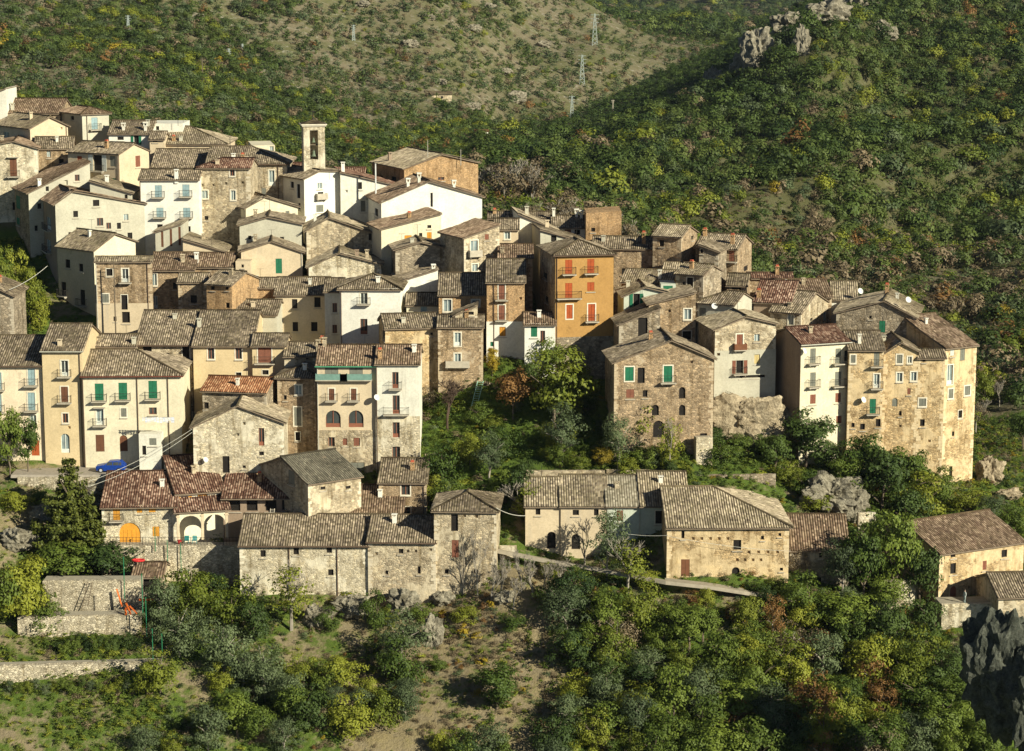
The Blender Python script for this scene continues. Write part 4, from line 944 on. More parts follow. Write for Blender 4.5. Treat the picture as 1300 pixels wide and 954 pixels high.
h('stone mill house with a broad brown roof and an arched door at the lower right', 'G', 1193, 1300, 702, 655, 262, 28, 13.5, 'gold', 'brown',
  '1210,705,6,6,dk; 1210,722,7,14,dk; 1250,718,5,12,rd; 1275,703,7,10,dk; 1210,755,8,22,rd^; 1247,743,3,4,dk; 1230,746,2,2,ho; 1262,732,2,2,ho; 1285,735,2,2,ho', '')
h('low outbuilding roof at the right edge below the stone mill house', 'G', 1268, 1330, 757, 731, 255, 5, None, 'stone', 'old', '')
# ------------------------------------------------------------------ foliage
def m_leaf(name, c1, c2, trans=0.32):
    t = NT(name); oi = t.add('ShaderNodeObjectInfo').outputs['Random']
    at = t.add('ShaderNodeAttribute', attribute_name='tone').outputs['Fac']
    f = t.math('ADD', t.math('MULTIPLY', at, 0.38), t.math('MULTIPLY', oi, 0.72)); f = t.math('SUBTRACT', f, 0.05, True)
    col = t.mix(f, c1, c2)
    d = t.add('ShaderNodeBsdfPrincipled'); t.link(col, d.inputs['Base Color']); d.inputs['Roughness'].default_value = 0.6; d.inputs['Specular IOR Level'].default_value = 0.25
    tr = t.add('ShaderNodeBsdfTranslucent'); t.link(col, tr.inputs[0])
    mx = t.add('ShaderNodeMixShader'); mx.inputs[0].default_value = trans
    t.link(d.outputs[0], mx.inputs[1]); t.link(tr.outputs[0], mx.inputs[2]); t.link(mx.outputs[0], t.out.inputs[0]); return t.m
LEAF = {
 'green': m_leaf('leaves_green', (0.040, 0.075, 0.012), (0.19, 0.24, 0.034)),
 'dark': m_leaf('leaves_dark_green', (0.024, 0.048, 0.012), (0.10, 0.145, 0.028)),
 'lime': m_leaf('leaves_yellow_green', (0.09, 0.125, 0.014), (0.30, 0.31, 0.035)),
 'olive': m_leaf('leaves_olive', (0.055, 0.080, 0.032), (0.16, 0.20, 0.085)),
 'yellow': m_leaf('leaves_yellow', (0.20, 0.155, 0.015), (0.46, 0.33, 0.03)),
 'rust': m_leaf('leaves_rust', (0.13, 0.065, 0.02), (0.30, 0.16, 0.05)),
 'brown': m_leaf('twigs_brown', (0.10, 0.075, 0.04), (0.22, 0.165, 0.09), 0.1),
 'hgreen': m_leaf('canopy_green', (0.036, 0.062, 0.014), (0.145, 0.185, 0.040)),
 'fir': m_leaf('needles_fir', (0.03, 0.052, 0.010), (0.15, 0.155, 0.022), 0.1),
}
BARK = mat('bark', m_plain, (0.13, 0.10, 0.065))
BARKG = mat('bark_grey', m_plain, (0.27, 0.235, 0.18))
def quads_mesh(name, C, Nn, size, m, asp=1.35, tone=None):
    n = len(C); Rn = npr.normal(size=(n, 3)); T = np.cross(Nn, Rn); T /= np.linalg.norm(T, axis=1)[:, None] + 1e-9
    B = np.cross(Nn, T); B /= np.linalg.norm(B, axis=1)[:, None] + 1e-9
    s = (size * npr.uniform(.6, 1.35, n))[:, None] * .5
    bend = Nn * s * .25
    V = np.stack([C - T * s * asp, C - B * s * .8 + bend, C + T * s * asp, C + B * s * .8 + bend], 1).reshape(-1, 3).astype(np.float32)
    me = bpy.data.meshes.new(name); me.vertices.add(n * 4); me.vertices.foreach_set('co', V.ravel())
    me.loops.add(n * 4); me.loops.foreach_set('vertex_index', np.arange(n * 4, dtype=np.int32))
    me.polygons.add(n); me.polygons.foreach_set('loop_start', np.arange(0, n * 4, 4, dtype=np.int32)); me.polygons.foreach_set('loop_total', np.full(n, 4, dtype=np.int32))
    me.update(calc_edges=True)
    a = me.attributes.new('tone', 'FLOAT', 'POINT'); tn = npr.random(n) if tone is None else tone
    a.data.foreach_set('value', np.repeat(tn, 4).astype(np.float32)); me.materials.append(m); return me
def unit(v): return v / (np.linalg.norm(v, axis=1)[:, None] + 1e-9)
def crown_mesh(name, m, nclump, per, leaf, rx=.5, z0=.22, z1=1.0, shape='round', csize=.2, radial=.6):
    """unit tree: height 1, radius rx; leaves on many clumps that leave gaps"""
    cs, ns, tn = [], [], []; cen = np.array([0, 0, (z0 + z1) / 2 - .12])
    for _ in range(nclump):
        d = npr.normal(size=3); d /= np.linalg.norm(d)
        f = npr.uniform(.45, 1.0) if npr.random() < .8 else npr.uniform(.1, .5)
        cz = (z0 + z1) / 2; hz = (z1 - z0) / 2
        c = np.array([d[0] * rx * f, d[1] * rx * f, cz + d[2] * hz * f])
        if shape == 'bush': c[2] = max(c[2], .12)
        r = csize * npr.uniform(.6, 1.25)
        c[:2] *= max(.3, 1 - r * .6); n = int(per * (r / csize) ** 2)
        dd = unit(npr.normal(size=(n, 3))); dd[:, 2] = np.where(npr.random(n) < .7, np.abs(dd[:, 2]), dd[:, 2])
        rad = r * npr.uniform(.55, 1.12, n)[:, None]
        cs.append(c + dd * rad * np.array([1, 1, .75])); rd_ = unit((cs[-1] - cen) / np.array([rx, rx, (z1 - z0) / 2])); ns.append(unit(dd * .8 + rd_ * radial + npr.normal(size=(n, 3)) * .36))
        tn.append(np.clip(npr.normal(npr.uniform(.25, .75), .2, n), 0, 1))
    return quads_mesh(name, np.concatenate(cs), np.concatenate(ns), leaf, m, tone=np.concatenate(tn))
def fir_mesh(name, m, layers=13, per=26):
    cs, ns = [], []
    for L in range(layers):
        z = .12 + .86 * (L / layers); R_ = .50 * (1 - L / layers) ** .95 * npr.uniform(.8, 1.1) + .03
        nb = max(4, int(per * R_ * 1.1))
        for b in range(nb):
            a = 2 * math.pi * (b + npr.random() * .8) / nb; Lb = R_ * npr.uniform(.75, 1.15); k = int(100 * Lb + 10) * 4
            s = npr.random(k) ** .7; w_ = .11 * (1 - s * .6) * (Lb + .25)
            x = s * Lb; y = npr.normal(size=k) * w_; zz = z - .10 * s * Lb + .10 * (s ** 3) * Lb + npr.normal(size=k) * .013
            cs.append(np.stack([x * math.cos(a) - y * math.sin(a), x * math.sin(a) + y * math.cos(a), zz], 1))
            ns.append(unit(np.array([math.cos(a) * .3, math.sin(a) * .3, 1]) + npr.normal(size=(k, 3)) * .45))
    return quads_mesh(name, np.concatenate(cs), np.concatenate(ns), .027, m)
def trunk_mesh(name, m, rng, ht=.75, r=.028, limbs=6):
    b = MB(); pts = [Vector((0, 0, -.06))]
    for i in range(1, 6): pts.append(Vector((rng.uniform(-.025, .025), rng.uniform(-.025, .025), ht * i / 5)))
    for i in range(5): b.bar(pts[i], pts[i + 1], r * (1 - i * .17), 6, r * (1 - (i + 1) * .17))
    for k in range(limbs):
        a = 2 * math.pi * k / limbs + rng.uniform(-.4, .4); z = rng.uniform(.2, .55); q = pts[min(5, int(z / ht * 5))].copy(); q.z = z
        e = q + Vector((math.cos(a) * rng.uniform(.2, .36), math.sin(a) * rng.uniform(.2, .36), rng.uniform(.12, .32)))
        mid = q.lerp(e, .5) + Vector((0, 0, .03)); b.bar(q, mid, r * .5, 4, r * .36); b.bar(mid, e, r * .36, 4, r * .15)
    o = b.build(name, m); me = o.data; bpy.data.objects.remove(o); return me
def bare_mesh(name, m, rng, depth=5):
    b = MB()
    def grow(p, d, L, r, lv):
        q = p + d * L; b.bar(p, q, r, 3 if lv > 1 else 5, r * .65)
        if lv >= depth: return
        for k in range(3 if lv < depth - 1 else 4):
            nd = (d + Vector((rng.uniform(-.75, .75), rng.uniform(-.75, .75), rng.uniform(-.1, .5)))).normalized()
            grow(p.lerp(q, rng.uniform(.55, 1)), nd, L * rng.uniform(.55, .8), max(.0035, r * .55), lv + 1)
    grow(Vector((0, 0, -.05)), Vector((0, 0, 1)), .34, .022, 0)
    zm = max(v[2] for v in b.v); b.v = [(x / zm, y / zm, z / zm) for x, y, z in b.v]
    o = b.build(name, m); me = o.data; bpy.data.objects.remove(o); return me
trng = random.Random(3)
KIND = {}
def reg(kind, crowns, trunks): KIND[kind] = (crowns, trunks)
TR = [trunk_mesh('trunk', BARK, trng, limbs=5 + i) for i in range(3)]; TRG = [trunk_mesh('trunk', BARKG, trng) for i in range(2)]
for k in ('green', 'dark', 'lime', 'yellow', 'rust'):
    reg(k, [crown_mesh('crown', LEAF[k], 42, 105, .036, rx=.46, csize=.15) for _ in range(2 if k != 'green' else 3)], TR)
reg('olive', [crown_mesh('crown', LEAF['olive'], 40, 100, .026, rx=.44, csize=.14) for _ in range(2)], TRG)
reg('thin', [crown_mesh('crown', LEAF['lime'], 34, 34, .032, rx=.34, csize=.13, z0=.2) for _ in range(2)], [bare_mesh('trunk', BARKG, trng, 4) for _ in range(2)])
reg('bushg', [crown_mesh('crown', LEAF['green'], 40, 95, .042, rx=.62, z0=-.1, csize=.18, shape='bush') for _ in range(3)], TR)
reg('bushl', [crown_mesh('crown', LEAF['lime'], 38, 90, .042, rx=.62, z0=-.1, csize=.18, shape='bush') for _ in range(2)], TR)
reg('bushd', [crown_mesh('crown', LEAF['dark'], 40, 95, .042, rx=.62, z0=-.1, csize=.18, shape='bush') for _ in range(2)], TR)
reg('busho', [crown_mesh('crown', LEAF['olive'], 40, 100, .032, rx=.60, z0=-.1, csize=.17, shape='bush') for _ in range(2)], TRG)
reg('bushr', [crown_mesh('crown', LEAF['rust'], 34, 60, .036, rx=.6, z0=-.1, csize=.17, shape='bush') for _ in range(2)], TRG)
reg('bushb', [crown_mesh('crown', LEAF['brown'], 36, 70, .03, rx=.6, z0=-.1, csize=.17, shape='bush')], TRG)
reg('fir', [fir_mesh('crown', LEAF['fir'])], TR)
reg('bare', [], [bare_mesh('trunk', BARKG, trng) for _ in range(2)])
reg('bared', [], [bare_mesh('trunk', mat('bark_dark', m_plain, (0.07, 0.045, 0.03)), trng, 6)])
reg('brown', [crown_mesh('crown', LEAF['brown'], 34, 60, .03, rx=.38, csize=.13)], [bare_mesh('trunk', BARKG, trng, 5) for _ in range(2)])
NTREE = [0]
def tree(kind, px, py, hpx, wpx, label, name=None, group=None, g=None, cat=None):
    p = g if g is not None else ground_at(px, py)
    if p is None: return
    d = (p.y * CP - (p.z - CAMZ) * SP); s = FP / d; H = hpx / s; W = wpx / s
    crowns, trunks = KIND[kind]
    bush = kind.startswith('bush')
    nm = name or ('shrub' if bush else {'fir': 'fir_tree', 'olive': 'olive_tree', 'bare': 'bare_tree', 'bared': 'bare_tree'}.get(kind, 'broadleaf_tree'))
    root = empty(nm, (p.x, p.y, p.z - .1), rnd.uniform(0, 6.28)); tag(root, label, cat or ('shrub' if bush else 'tree'), group)
    base_rx = {'thin': .36, 'fir': .5, 'olive': .46, 'bare': .42, 'bared': .5, 'brown': .42}.get(kind, .64 if bush else .49)
    sx = W / 2 / base_rx
    root.scale = (sx, sx, H)
    t = bpy.data.objects.new('trunk', rnd.choice(trunks)); COL.objects.link(t); t.parent = root
    if crowns:
        c = bpy.data.objects.new('crown', rnd.choice(crowns)); COL.objects.link(c); c.parent = root
    NTREE[0] += 1; return root

# ---- woods on the hills and undergrowth on the near slopes: instanced, nobody could count them
def variants(name, specs):
    c = bpy.data.collections.new(name)
    for i, (k, a) in enumerate(specs):
        me = crown_mesh('%s_clump_%02d' % (name, i), LEAF[k], **a); o = bpy.data.objects.new('%s_%02d' % (name, i), me); c.objects.link(o)
    return c
def scatter(name, pts, scl, idx, coll, label):
    me = bpy.data.meshes.new(name); n = len(pts); me.vertices.add(n); me.vertices.foreach_set('co', np.asarray(pts, dtype=np.float32).ravel())
    a = me.attributes.new('scl', 'FLOAT_VECTOR', 'POINT'); a.data.foreach_set('vector', np.asarray(scl, dtype=np.float32).ravel())
    a = me.attributes.new('idx', 'INT', 'POINT'); a.data.foreach_set('value', np.asarray(idx, dtype=np.int32))
    a = me.attributes.new('rot', 'FLOAT_VECTOR', 'POINT'); rr = np.zeros((n, 3), dtype=np.float32); rr[:, 2] = npr.random(n) * 6.28; rr[:, :2] = npr.normal(size=(n, 2)) * .12
    a.data.foreach_set('vector', rr.ravel())
    o = bpy.data.objects.new(name, me); COL.objects.link(o); tag(o, label, None, None, 'stuff')
    ng = bpy.data.node_groups.new(name, 'GeometryNodeTree')
    ng.interface.new_socket('Geometry', in_out='INPUT', socket_type='NodeSocketGeometry'); ng.interface.new_socket('Geometry', in_out='OUTPUT', socket_type='NodeSocketGeometry')
    N = ng.nodes; L = ng.links; gi = N.new('NodeGroupInput'); go = N.new('NodeGroupOutput')
    ip = N.new('GeometryNodeInstanceOnPoints'); ci = N.new('GeometryNodeCollectionInfo'); ci.inputs['Collection'].default_value = coll
    ci.inputs['Separate Children'].default_value = True; ci.inputs['Reset Children'].default_value = True
    def na(nm, ty):
        x = N.new('GeometryNodeInputNamedAttribute'); x.data_type = ty; x.inputs['Name'].default_value = nm
        return [s for s in x.outputs if s.enabled and s.name == 'Attribute'][0]
    L.new(gi.outputs[0], ip.inputs['Points']); L.new(ci.outputs[0], ip.inputs['Instance']); ip.inputs['Pick Instance'].default_value = True
    L.new(na('idx', 'INT'), ip.inputs['Instance Index']); L.new(na('rot', 'FLOAT_VECTOR'), ip.inputs['Rotation']); L.new(na('scl', 'FLOAT_VECTOR'), ip.inputs['Scale'])
    L.new(ip.outputs[0], go.inputs[0]); md = o.modifiers.new('instances', 'NODES'); md.node_group = ng
    return o
far = dict(nclump=15, per=34, leaf=.075, rx=.50, z0=.02, csize=.23, radial=1.3)
farb = dict(nclump=9, per=16, leaf=.14, rx=.62, z0=-.2, csize=.30, shape='bush', radial=1.3)
# 0-1 green 2-3 dark 4 lime 5 yellow 6 rust 7 brown 8 olive | 9 green bush 10 dark bush 11 olive bush 12 brown bush 13 rust bush
WOODV = variants('wood', [('hgreen', far), ('hgreen', far), ('dark', far), ('dark', far), ('lime', far), ('yellow', far), ('rust', far), ('brown', far), ('olive', far),
                          ('hgreen', farb), ('dark', farb), ('olive', farb), ('brown', farb), ('rust', farb)])
def pick(opts):
    r_ = rnd.random() * sum(w_ for _, w_ in opts)
    for v_, w_ in opts:
        r_ -= w_
        if r_ <= 0: return v_
    return opts[-1][0]
def nz(x, y, s, o=0.0): return noise.noise(Vector((x * s, y * s, o)))
def gather(Y0, Y1, step, rule):
    pts, scl, idx = [], [], []
    y = Y0
    while y < Y1:
        st = step(y); half = y * (700 / FP)
        x = -half * 1.02
        while x < half * 1.02:
            X = x + rnd.uniform(-.5, .5) * st; Yy = y + rnd.uniform(-.5, .5) * st; x += st
            z = gz(X, Yy)
            px, py = proj((X, Yy, z))
            if py < -130 or py > 1000 or px < -60 or px > 1380: continue
            r_ = rule(X, Yy, px, py)
            if r_ is None: continue
            k, h_, w_ = r_
            pts.append((X, Yy, z - .15 * h_ * .3)); scl.append((w_, w_, h_)); idx.append(k)
        y += st
    return pts, scl, idx
def ridge_Y(px): return np.interp(px, [560, 640, 700, 760, 850, 960, 1050, 1300], [600, 850, 905, 955, 1015, 1062, 1085, 1060])
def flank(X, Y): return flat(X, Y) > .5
def r_right(X, Y, px, py):
    if Y > ridge_Y(px) + 25 or px < 600: return None
    n = nz(X, Y, .02, 1); n2 = nz(X, Y, .05, 4)
    if flank(X, Y): return (pick([(10, 5), (11, .6)]), rnd.uniform(1.2, 3), rnd.uniform(2.5, 4.6)) if rnd.random() < .85 else (pick([(2, 1), (3, 1)]), rnd.uniform(2.5, 4.5), rnd.uniform(3, 5))  # dark kinds here put the flank's shade into the leaf colour
    # open ground at the foot of the hill behind the village and in the upper right field
    if 400 < Y < 560 and px > 940 and n > .12 and rnd.random() < .8: return (pick([(9, 3), (12, 3), (11, 2), (13, .4)]), rnd.uniform(1.0, 2.6), rnd.uniform(2.2, 4.4))
    if Y < 560:
        k = pick([(0, 3), (1, 2), (2, 1), (4, 1.3), (7, 4), (6, .4), (5, .2), (8, 1), (12, 1.5)]) if px > 900 or py > 175 and px < 760 else pick([(0, 3), (2, 2), (4, 2), (7, 1)])
        h_ = rnd.uniform(3.0, 6.6)
    else:
        k = pick([(0, 4), (1, 3), (2, 3.6), (3, 3), (4, 1.0 + n * 2), (7, .4), (6, .12), (5, .07), (8, .6)])
        h_ = rnd.uniform(4.6, 8.6) * (1.3 if rnd.random() < .12 else 1)
    if n2 > .35 and rnd.random() < .35: return None
    return k, h_, h_ * rnd.uniform(.85, 1.25)
def r_left(X, Y, px, py):
    if Y < 380 or Y < ridge_Y(px) + 25 and px > 640: return None
    if py > 300: return None
    n = nz(X, Y, .011, 8) + .5 * nz(X, Y, .035, 2)
    dens = .78 - max(0, (px - 360)) / 1400 - max(0, 100 - py) / 900
    if py > 150: dens += .25
    if px < 330 and py > 60: dens += .15
    if rnd.random() > max(.66, min(.85, dens) + n * .9): return None
    if rnd.random() > .88: return pick([(11, 2), (12, 2), (10, 1)]), rnd.uniform(.8, 1.8), rnd.uniform(1.2, 2.6)
    if (py > 165 and n > -.3) or (px < 420 and n > .02) or n > .24:
        k = pick([(0, 3), (1, 2), (2, 1.8), (4, 1.0), (8, 2.4), (5, .1), (6, .12), (7, .7)]); h_ = rnd.uniform(3.2, 6.2)
    else:
        k = pick([(9, 3), (10, 2), (11, 4.5), (12, 1.6), (13, .12), (4, .4)]); h_ = rnd.uniform(1.4, 3.6) if rnd.random() < .8 else rnd.uniform(3, 4.6)
    return k, h_, h_ * rnd.uniform(.9, 1.35)
def r_far(X, Y, px, py):
    if px < 560 or px > 1300 or py > 130: return None
    n = nz(X, Y, .004, 5)
    if n > .28 and rnd.random() < .7: return None
    return pick([(0, 4), (2, 3), (3, 3), (8, 2), (4, .8), (7, .8)]), rnd.uniform(8, 14), rnd.uniform(10, 17)
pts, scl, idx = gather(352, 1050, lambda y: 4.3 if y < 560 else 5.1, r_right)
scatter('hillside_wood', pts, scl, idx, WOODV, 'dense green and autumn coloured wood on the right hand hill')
n_r = len(pts)
pts, scl, idx = gather(385, 1500, lambda y: 3.7 if y < 1100 else 5.5, r_left)
scatter('hillside_scrub', pts, scl, idx, WOODV, 'scattered scrub and low trees on the dry left hand hill')
n_l = len(pts)
pts, scl, idx = gather(1400, 3000, lambda y: 12, r_far)
scatter('distant_wood', pts, scl, idx, WOODV, 'hazy wood on the farthest hills at the top')
def r_patch(X, Y, px, py):
    if px < 900 or nz(X, Y, .02, 1) < .08: return None
    return pick([(0, 2), (3, 2), (4, 3), (1, 1), (6, .4)]), rnd.uniform(.4, 1.3), rnd.uniform(1.0, 2.6)
P_PATCH = gather(352, 640, lambda y: 2.1, r_patch)
print('WOOD', n_r, n_l, len(pts))
nearv = dict(nclump=8, per=26, leaf=.13, rx=.62, z0=-.15, csize=.28, shape='bush')
nearf = dict(nclump=9, per=30, leaf=.09, rx=.6, z0=-.15, csize=.26, shape='bush')
UNDER = variants('under', [('green', nearv), ('lime', nearv), ('dark', nearv), ('olive', nearf), ('brown', nearf), ('yellow', nearv), ('rust', nearf), ('green', nearf)])
def blocked(px, py):
    if 15 < px < 245 and 578 < py < 598: return True
    if 690 < px < 860 and abs(py - (728 + (px - 700) * .075)) < 2.5: return True
    if 850 <= px < 1080 and abs(py - (738 + (px - 850) * .05)) < 2.5: return True
    if 1185 < px < 1290 and 752 < py < 775: return True
    if 130 < px < 305 and 688 < py < 756: return True
    return False
def r_under(X, Y, px, py):
    if blocked(px, py): return None
    n = nz(X, Y, .12, 3) + .6 * nz(X, Y, .4, 6)
    garden = (530 < px < 1010 and 440 < py < 640)
    if garden: d = .68; ks = [(0, 5), (1, 2.4), (2, 1.5), (7, 3), (3, .8), (5, .15), (4, .5)]
    elif px > 1000 and py > 540: d = .85; ks = [(0, 4), (2, 2), (1, 3), (3, 1.5), (4, 1.4), (6, .5), (5, .3)]
    elif py > 730 and px > 720: d = .75; ks = [(0, 3), (2, 2), (1, 1.6), (3, 1.8), (4, 1.6), (6, .5), (5, .3)]
    elif py > 730 and px > 380: d = .5; ks = [(0, 2), (4, 5), (5, .3), (1, 1.4), (3, 1), (6, .4)]
    elif py > 780 and px <= 210: d = .8; ks = [(0, 3), (1, 2), (4, .6)]
    elif py > 720: d = .6; ks = [(0, 3), (1, 1.5), (2, 1.5), (3, 2), (4, 1)]
    elif px < 60 and py < 460: d = .9; ks = [(1, 3), (0, 2)]
    elif px < 130: d = .42; ks = [(0, 2), (1, 2), (4, 2)]
    else: d = .5; ks = [(0, 2), (2, 1), (4, 1)]
    if rnd.random() > d + n * .7: return None
    h_ = rnd.uniform(.25, .85) * (1.0 + max(0, n) * .8)
    h_ *= .9
    if d < .5: h_ *= .65
    if garden and rnd.random() < .15: h_ *= 1.6
    return pick(ks), h_, h_ * rnd.uniform(1.0, 1.7)
scatter('field_scrub', *P_PATCH, UNDER, 'low dry scrub and grass on the open field behind the village')
pts, scl, idx = gather(225, 346, lambda y: .66, r_under)
scatter('undergrowth', pts, scl, idx, UNDER, 'low undergrowth, nettles and grass tufts on the slopes round the houses')
print('UNDER', len(pts))
# ------------------------------------------------------------------ rocks
ROCKM = None
def m_rock(name, c1, c2):
    t = NT(name); g = t.add('ShaderNodeNewGeometry').outputs['Position']
    n = t.noise(g, 0.9, 8, 0.72); n2 = t.noise(g, 4, 6, 0.7)
    col = t.mix(t.ramp(n, [(0.35, (0, 0, 0)), (0.62, (1, 1, 1))]), c1, c2)
    col = t.mix(1.0, col, t.ramp(n2, [(0.3, (.55, .53, .5)), (0.6, (1.1, 1.1, 1.1))]), 'MULTIPLY')
    t.bsdf(col, 0.95, t.bump(t.math('ADD', n, t.math('MULTIPLY', n2, .4)), 1.0, 0.4), spec=0.05); return t.m
RK = m_rock('limestone', (0.12, 0.105, 0.07), (0.35, 0.315, 0.23)); RKD = m_rock('shade_painted_rock', (0.040, 0.045, 0.035), (0.115, 0.12, 0.092))  # the dark rock has the corner crag's shade put into its colour
RKT = m_rock('tan_cliff', (0.20, 0.155, 0.095), (0.50, 0.41, 0.27))
def rock(label, px, py, wpx, hpx, m=None, Y=None, deep=.8, name='rock_outcrop', seed=0, sub=4, rough=1.0, spike=0):
    import bmesh
    p = ground_at(px, py) if Y is None else P(px, py, Y)
    if p is None: return
    s = FP / (p.y * CP - (p.z - CAMZ) * SP); W = wpx / s / 2; H = hpx / s
    bm = bmesh.new(); bmesh.ops.create_icosphere(bm, subdivisions=sub, radius=1); sd_ = seed * 7.3 + px * .13
    for v in bm.verts:
        d = v.co.normalized(); o = Vector((sd_, -sd_, sd_ * .5))
        k = 1 + .36 * noise.noise(d * 1.3 + o) * rough + .20 * noise.noise(d * 3.1 + o) * rough + .12 * noise.noise(d * 6.5 + o) * rough + .06 * noise.noise(d * 14 + o) * rough + .025 * noise.noise(d * 30 + o)
        c = noise.voronoi(d * 2.6 + o)[0]; c2 = noise.voronoi(d * 5.5 - o)[0]; k -= .34 * (c[0] - .3) + .13 * (c2[0] - .3)
        q = d * k
        if spike: q.z *= 1 + spike * max(0, noise.noise(Vector((d.x * 1.6 + sd_, d.y * 1.6, 3)))) * max(0, d.z)
        v.co = Vector((q.x * W, q.y * W * deep, q.z * H * .62 + H * .38))
    me = bpy.data.meshes.new(name); bm.to_mesh(me); bm.free(); me.materials.append(m or RK)
    o = bpy.data.objects.new(name, me); COL.objects.link(o); o.location = (p.x, p.y + W * deep * .3, p.z); tag(o, label, 'rock', None); return o
rock('big grey limestone outcrop between the garden wall and the reddish barn roof', 1056, 652, 84, 52, seed=1, sub=5)
rock('lower shoulder of the grey outcrop above the reddish barn roof', 1086, 662, 40, 44, seed=2)
rock('pale cliff under the gabled house with the long balcony', 945, 562, 112, 66, RKT, seed=3, sub=5, deep=.35)
rock('sunlit block of cliff left of the tall cream house foot', 990, 560, 40, 46, RKT, seed=4, deep=.5)
rock('weathered rock clinging to the foot of the tall corner house', 1258, 612, 36, 34, RKT, seed=5)
rock('pale ledge on the slope below the tall corner house', 1282, 634, 34, 14, RKT, seed=15)
rock('rock ledge below the middle of the long riverside house', 404, 796, 38, 28, seed=6)
rock('grey ledge under the corner of the long riverside house', 450, 784, 54, 28, seed=7)
rock('pale broken rock under the small windowed stone house', 515, 782, 46, 34, seed=8)
rock('rock under the square stone tower house on the river bank', 562, 768, 32, 18, seed=9)
rock('tall broken rock face on the straw coloured slope left of centre', 548, 820, 30, 40, seed=10)
rock('low pale rock half sunk beside the bank path', 640, 765, 30, 16, seed=17)
rock('pale rocky bank left of the fir tree', 62, 668, 60, 30, seed=11)
rock('pale rocky bank under the street at the left', 120, 640, 60, 26, seed=12)
rock('pale rock below the reeds at the left edge', 22, 696, 50, 26, seed=13)
rock('small white rock on the garden slope above the farmhouse', 800, 578, 22, 16, seed=18)
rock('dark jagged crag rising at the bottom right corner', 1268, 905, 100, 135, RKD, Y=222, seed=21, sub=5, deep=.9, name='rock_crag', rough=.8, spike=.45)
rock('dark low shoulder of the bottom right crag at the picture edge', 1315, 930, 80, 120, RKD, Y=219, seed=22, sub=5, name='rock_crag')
for i, (px, py, w_, h_, lb) in enumerate([(962, 88, 46, 50, 'largest bare crag on the ridge of the right hill'), (942, 100, 26, 34, 'crag just left of the largest crag on the ridge'), (1018, 70, 22, 34, 'narrow pale crag right of the largest ridge crag'),
        (1000, 42, 44, 26, 'crag above the narrow pale crag on the ridge'), (1050, 30, 60, 30, 'broad crag near the top of the right hill ridge'), (1092, 22, 50, 30, 'rightmost crag near the top of the right hill ridge'), (1120, 48, 40, 22, 'pale ledge below the rightmost ridge crag'),
        (905, 112, 26, 26, 'low crag at the dark left end of the ridge')]):
    o = rock(lb, px, py, w_, h_, None, seed=30 + i, sub=4, name='rock_crag', rough=1.4)
for i, (px, py, w_, h_) in enumerate([(460, 10, 20, 10), (520, 60, 26, 10), (600, 40, 22, 9), (640, 95, 24, 9), (560, 108, 18, 8), (655, 130, 34, 14), (600, 140, 26, 10), (370, 118, 26, 9), (500, 140, 18, 8), (690, 60, 22, 8), (620, 12, 20, 8), (545, 25, 16, 7), (245, 25, 30, 8), (330, 95, 18, 7)]):
    o = rock('pale limestone ledge showing through the scrub of the left hand hill', px, py, w_, h_, seed=50 + i, sub=4, name='hill_ledge')
    if o: o['group'] = 'limestone ledges on the left hand hill'

# ------------------------------------------------------------------ walls, street, tracks
def solid(name, label, cat, xl, xr, yt, Y, hpx, yaw=0, deep=1.0, m='dry', kind=None, extra=1.0, xr_y=None):
    """a masonry block whose top front edge shows at row yt; runs down into the ground"""
    A = P(xl, yt, Y); th = R(yaw); ct, st = math.cos(th), math.sin(th); Uc = (xr - 650) / FP
    W = (Uc * (A.y * CP - (A.z - CAMZ) * SP) - A.x) / (ct - Uc * st * CP); s = FP / (A.y * CP - (A.z - CAMZ) * SP); Hh = hpx / s
    root = empty(name, (A.x, A.y, A.z - Hh), th)
    if kind: tag(root, label, cat, None, kind)
    else: tag(root, label, cat)
    b = MB(); n = max(2, int(W / .7)); zr = [rnd.uniform(-.05, .05) for _ in range(n + 1)]
    for i in range(n):
        x0, x1 = W * i / n, W * (i + 1) / n; a, c = Hh + zr[i], Hh + zr[i + 1]
        b.poly([(x0, 0, -extra), (x1, 0, -extra), (x1, 0, c), (x0, 0, a)]); b.poly([(x0, 0, a), (x1, 0, c), (x1, min(deep, .5), c), (x0, min(deep, .5), a)])
    d_ = min(deep, .5); b.poly([(0, d_, -extra), (0, 0, -extra), (0, 0, Hh + zr[0]), (0, d_, Hh + zr[0])]); b.poly([(W, 0, -extra), (W, d_, -extra), (W, d_, Hh + zr[n]), (W, 0, Hh + zr[n])])
    b.poly([(W, d_, -extra), (0, d_, -extra), (0, d_, Hh), (W, d_, Hh)])
    b.build('wall_face', WALL[m](), root)
    if deep > .5:
        f = MB(); f.box(.02, W - .02, d_ + .003, deep, -extra, Hh - .06); f.build('terrace_floor', mat('trodden_earth', m_plain, (0.33, 0.29, 0.21)), root)
    return root, A, W, Hh
solid('retaining_wall', 'long dry stone retaining wall under the villa with the arched gate', 'wall', 128, 306, 693, 271.2, 60, 0, 2.0)
solid('retaining_wall', 'upper pale dry stone terrace wall with a ladder at the lower left', 'wall', 54, 178, 738, 262, 32, 1, 2.6)
solid('retaining_wall', 'middle pale dry stone terrace wall above the vegetable plot', 'wall', 22, 178, 784, 257.5, 30, 4, 2.4)
solid('retaining_wall', 'lowest pale dry stone terrace wall at the bottom left', 'wall', -20, 205, 846, 249.5, 24, 5, 1.6)
solid('retaining_wall', 'rough stone wall holding up the street with the blue car', 'wall', 22, 246, 606, 281.2, 24, 0, .5)
solid('garden_wall', 'long low garden wall above the golden stone barn roof', 'wall', 872, 985, 604, 279.5, 13, 4, .5, 'grey')
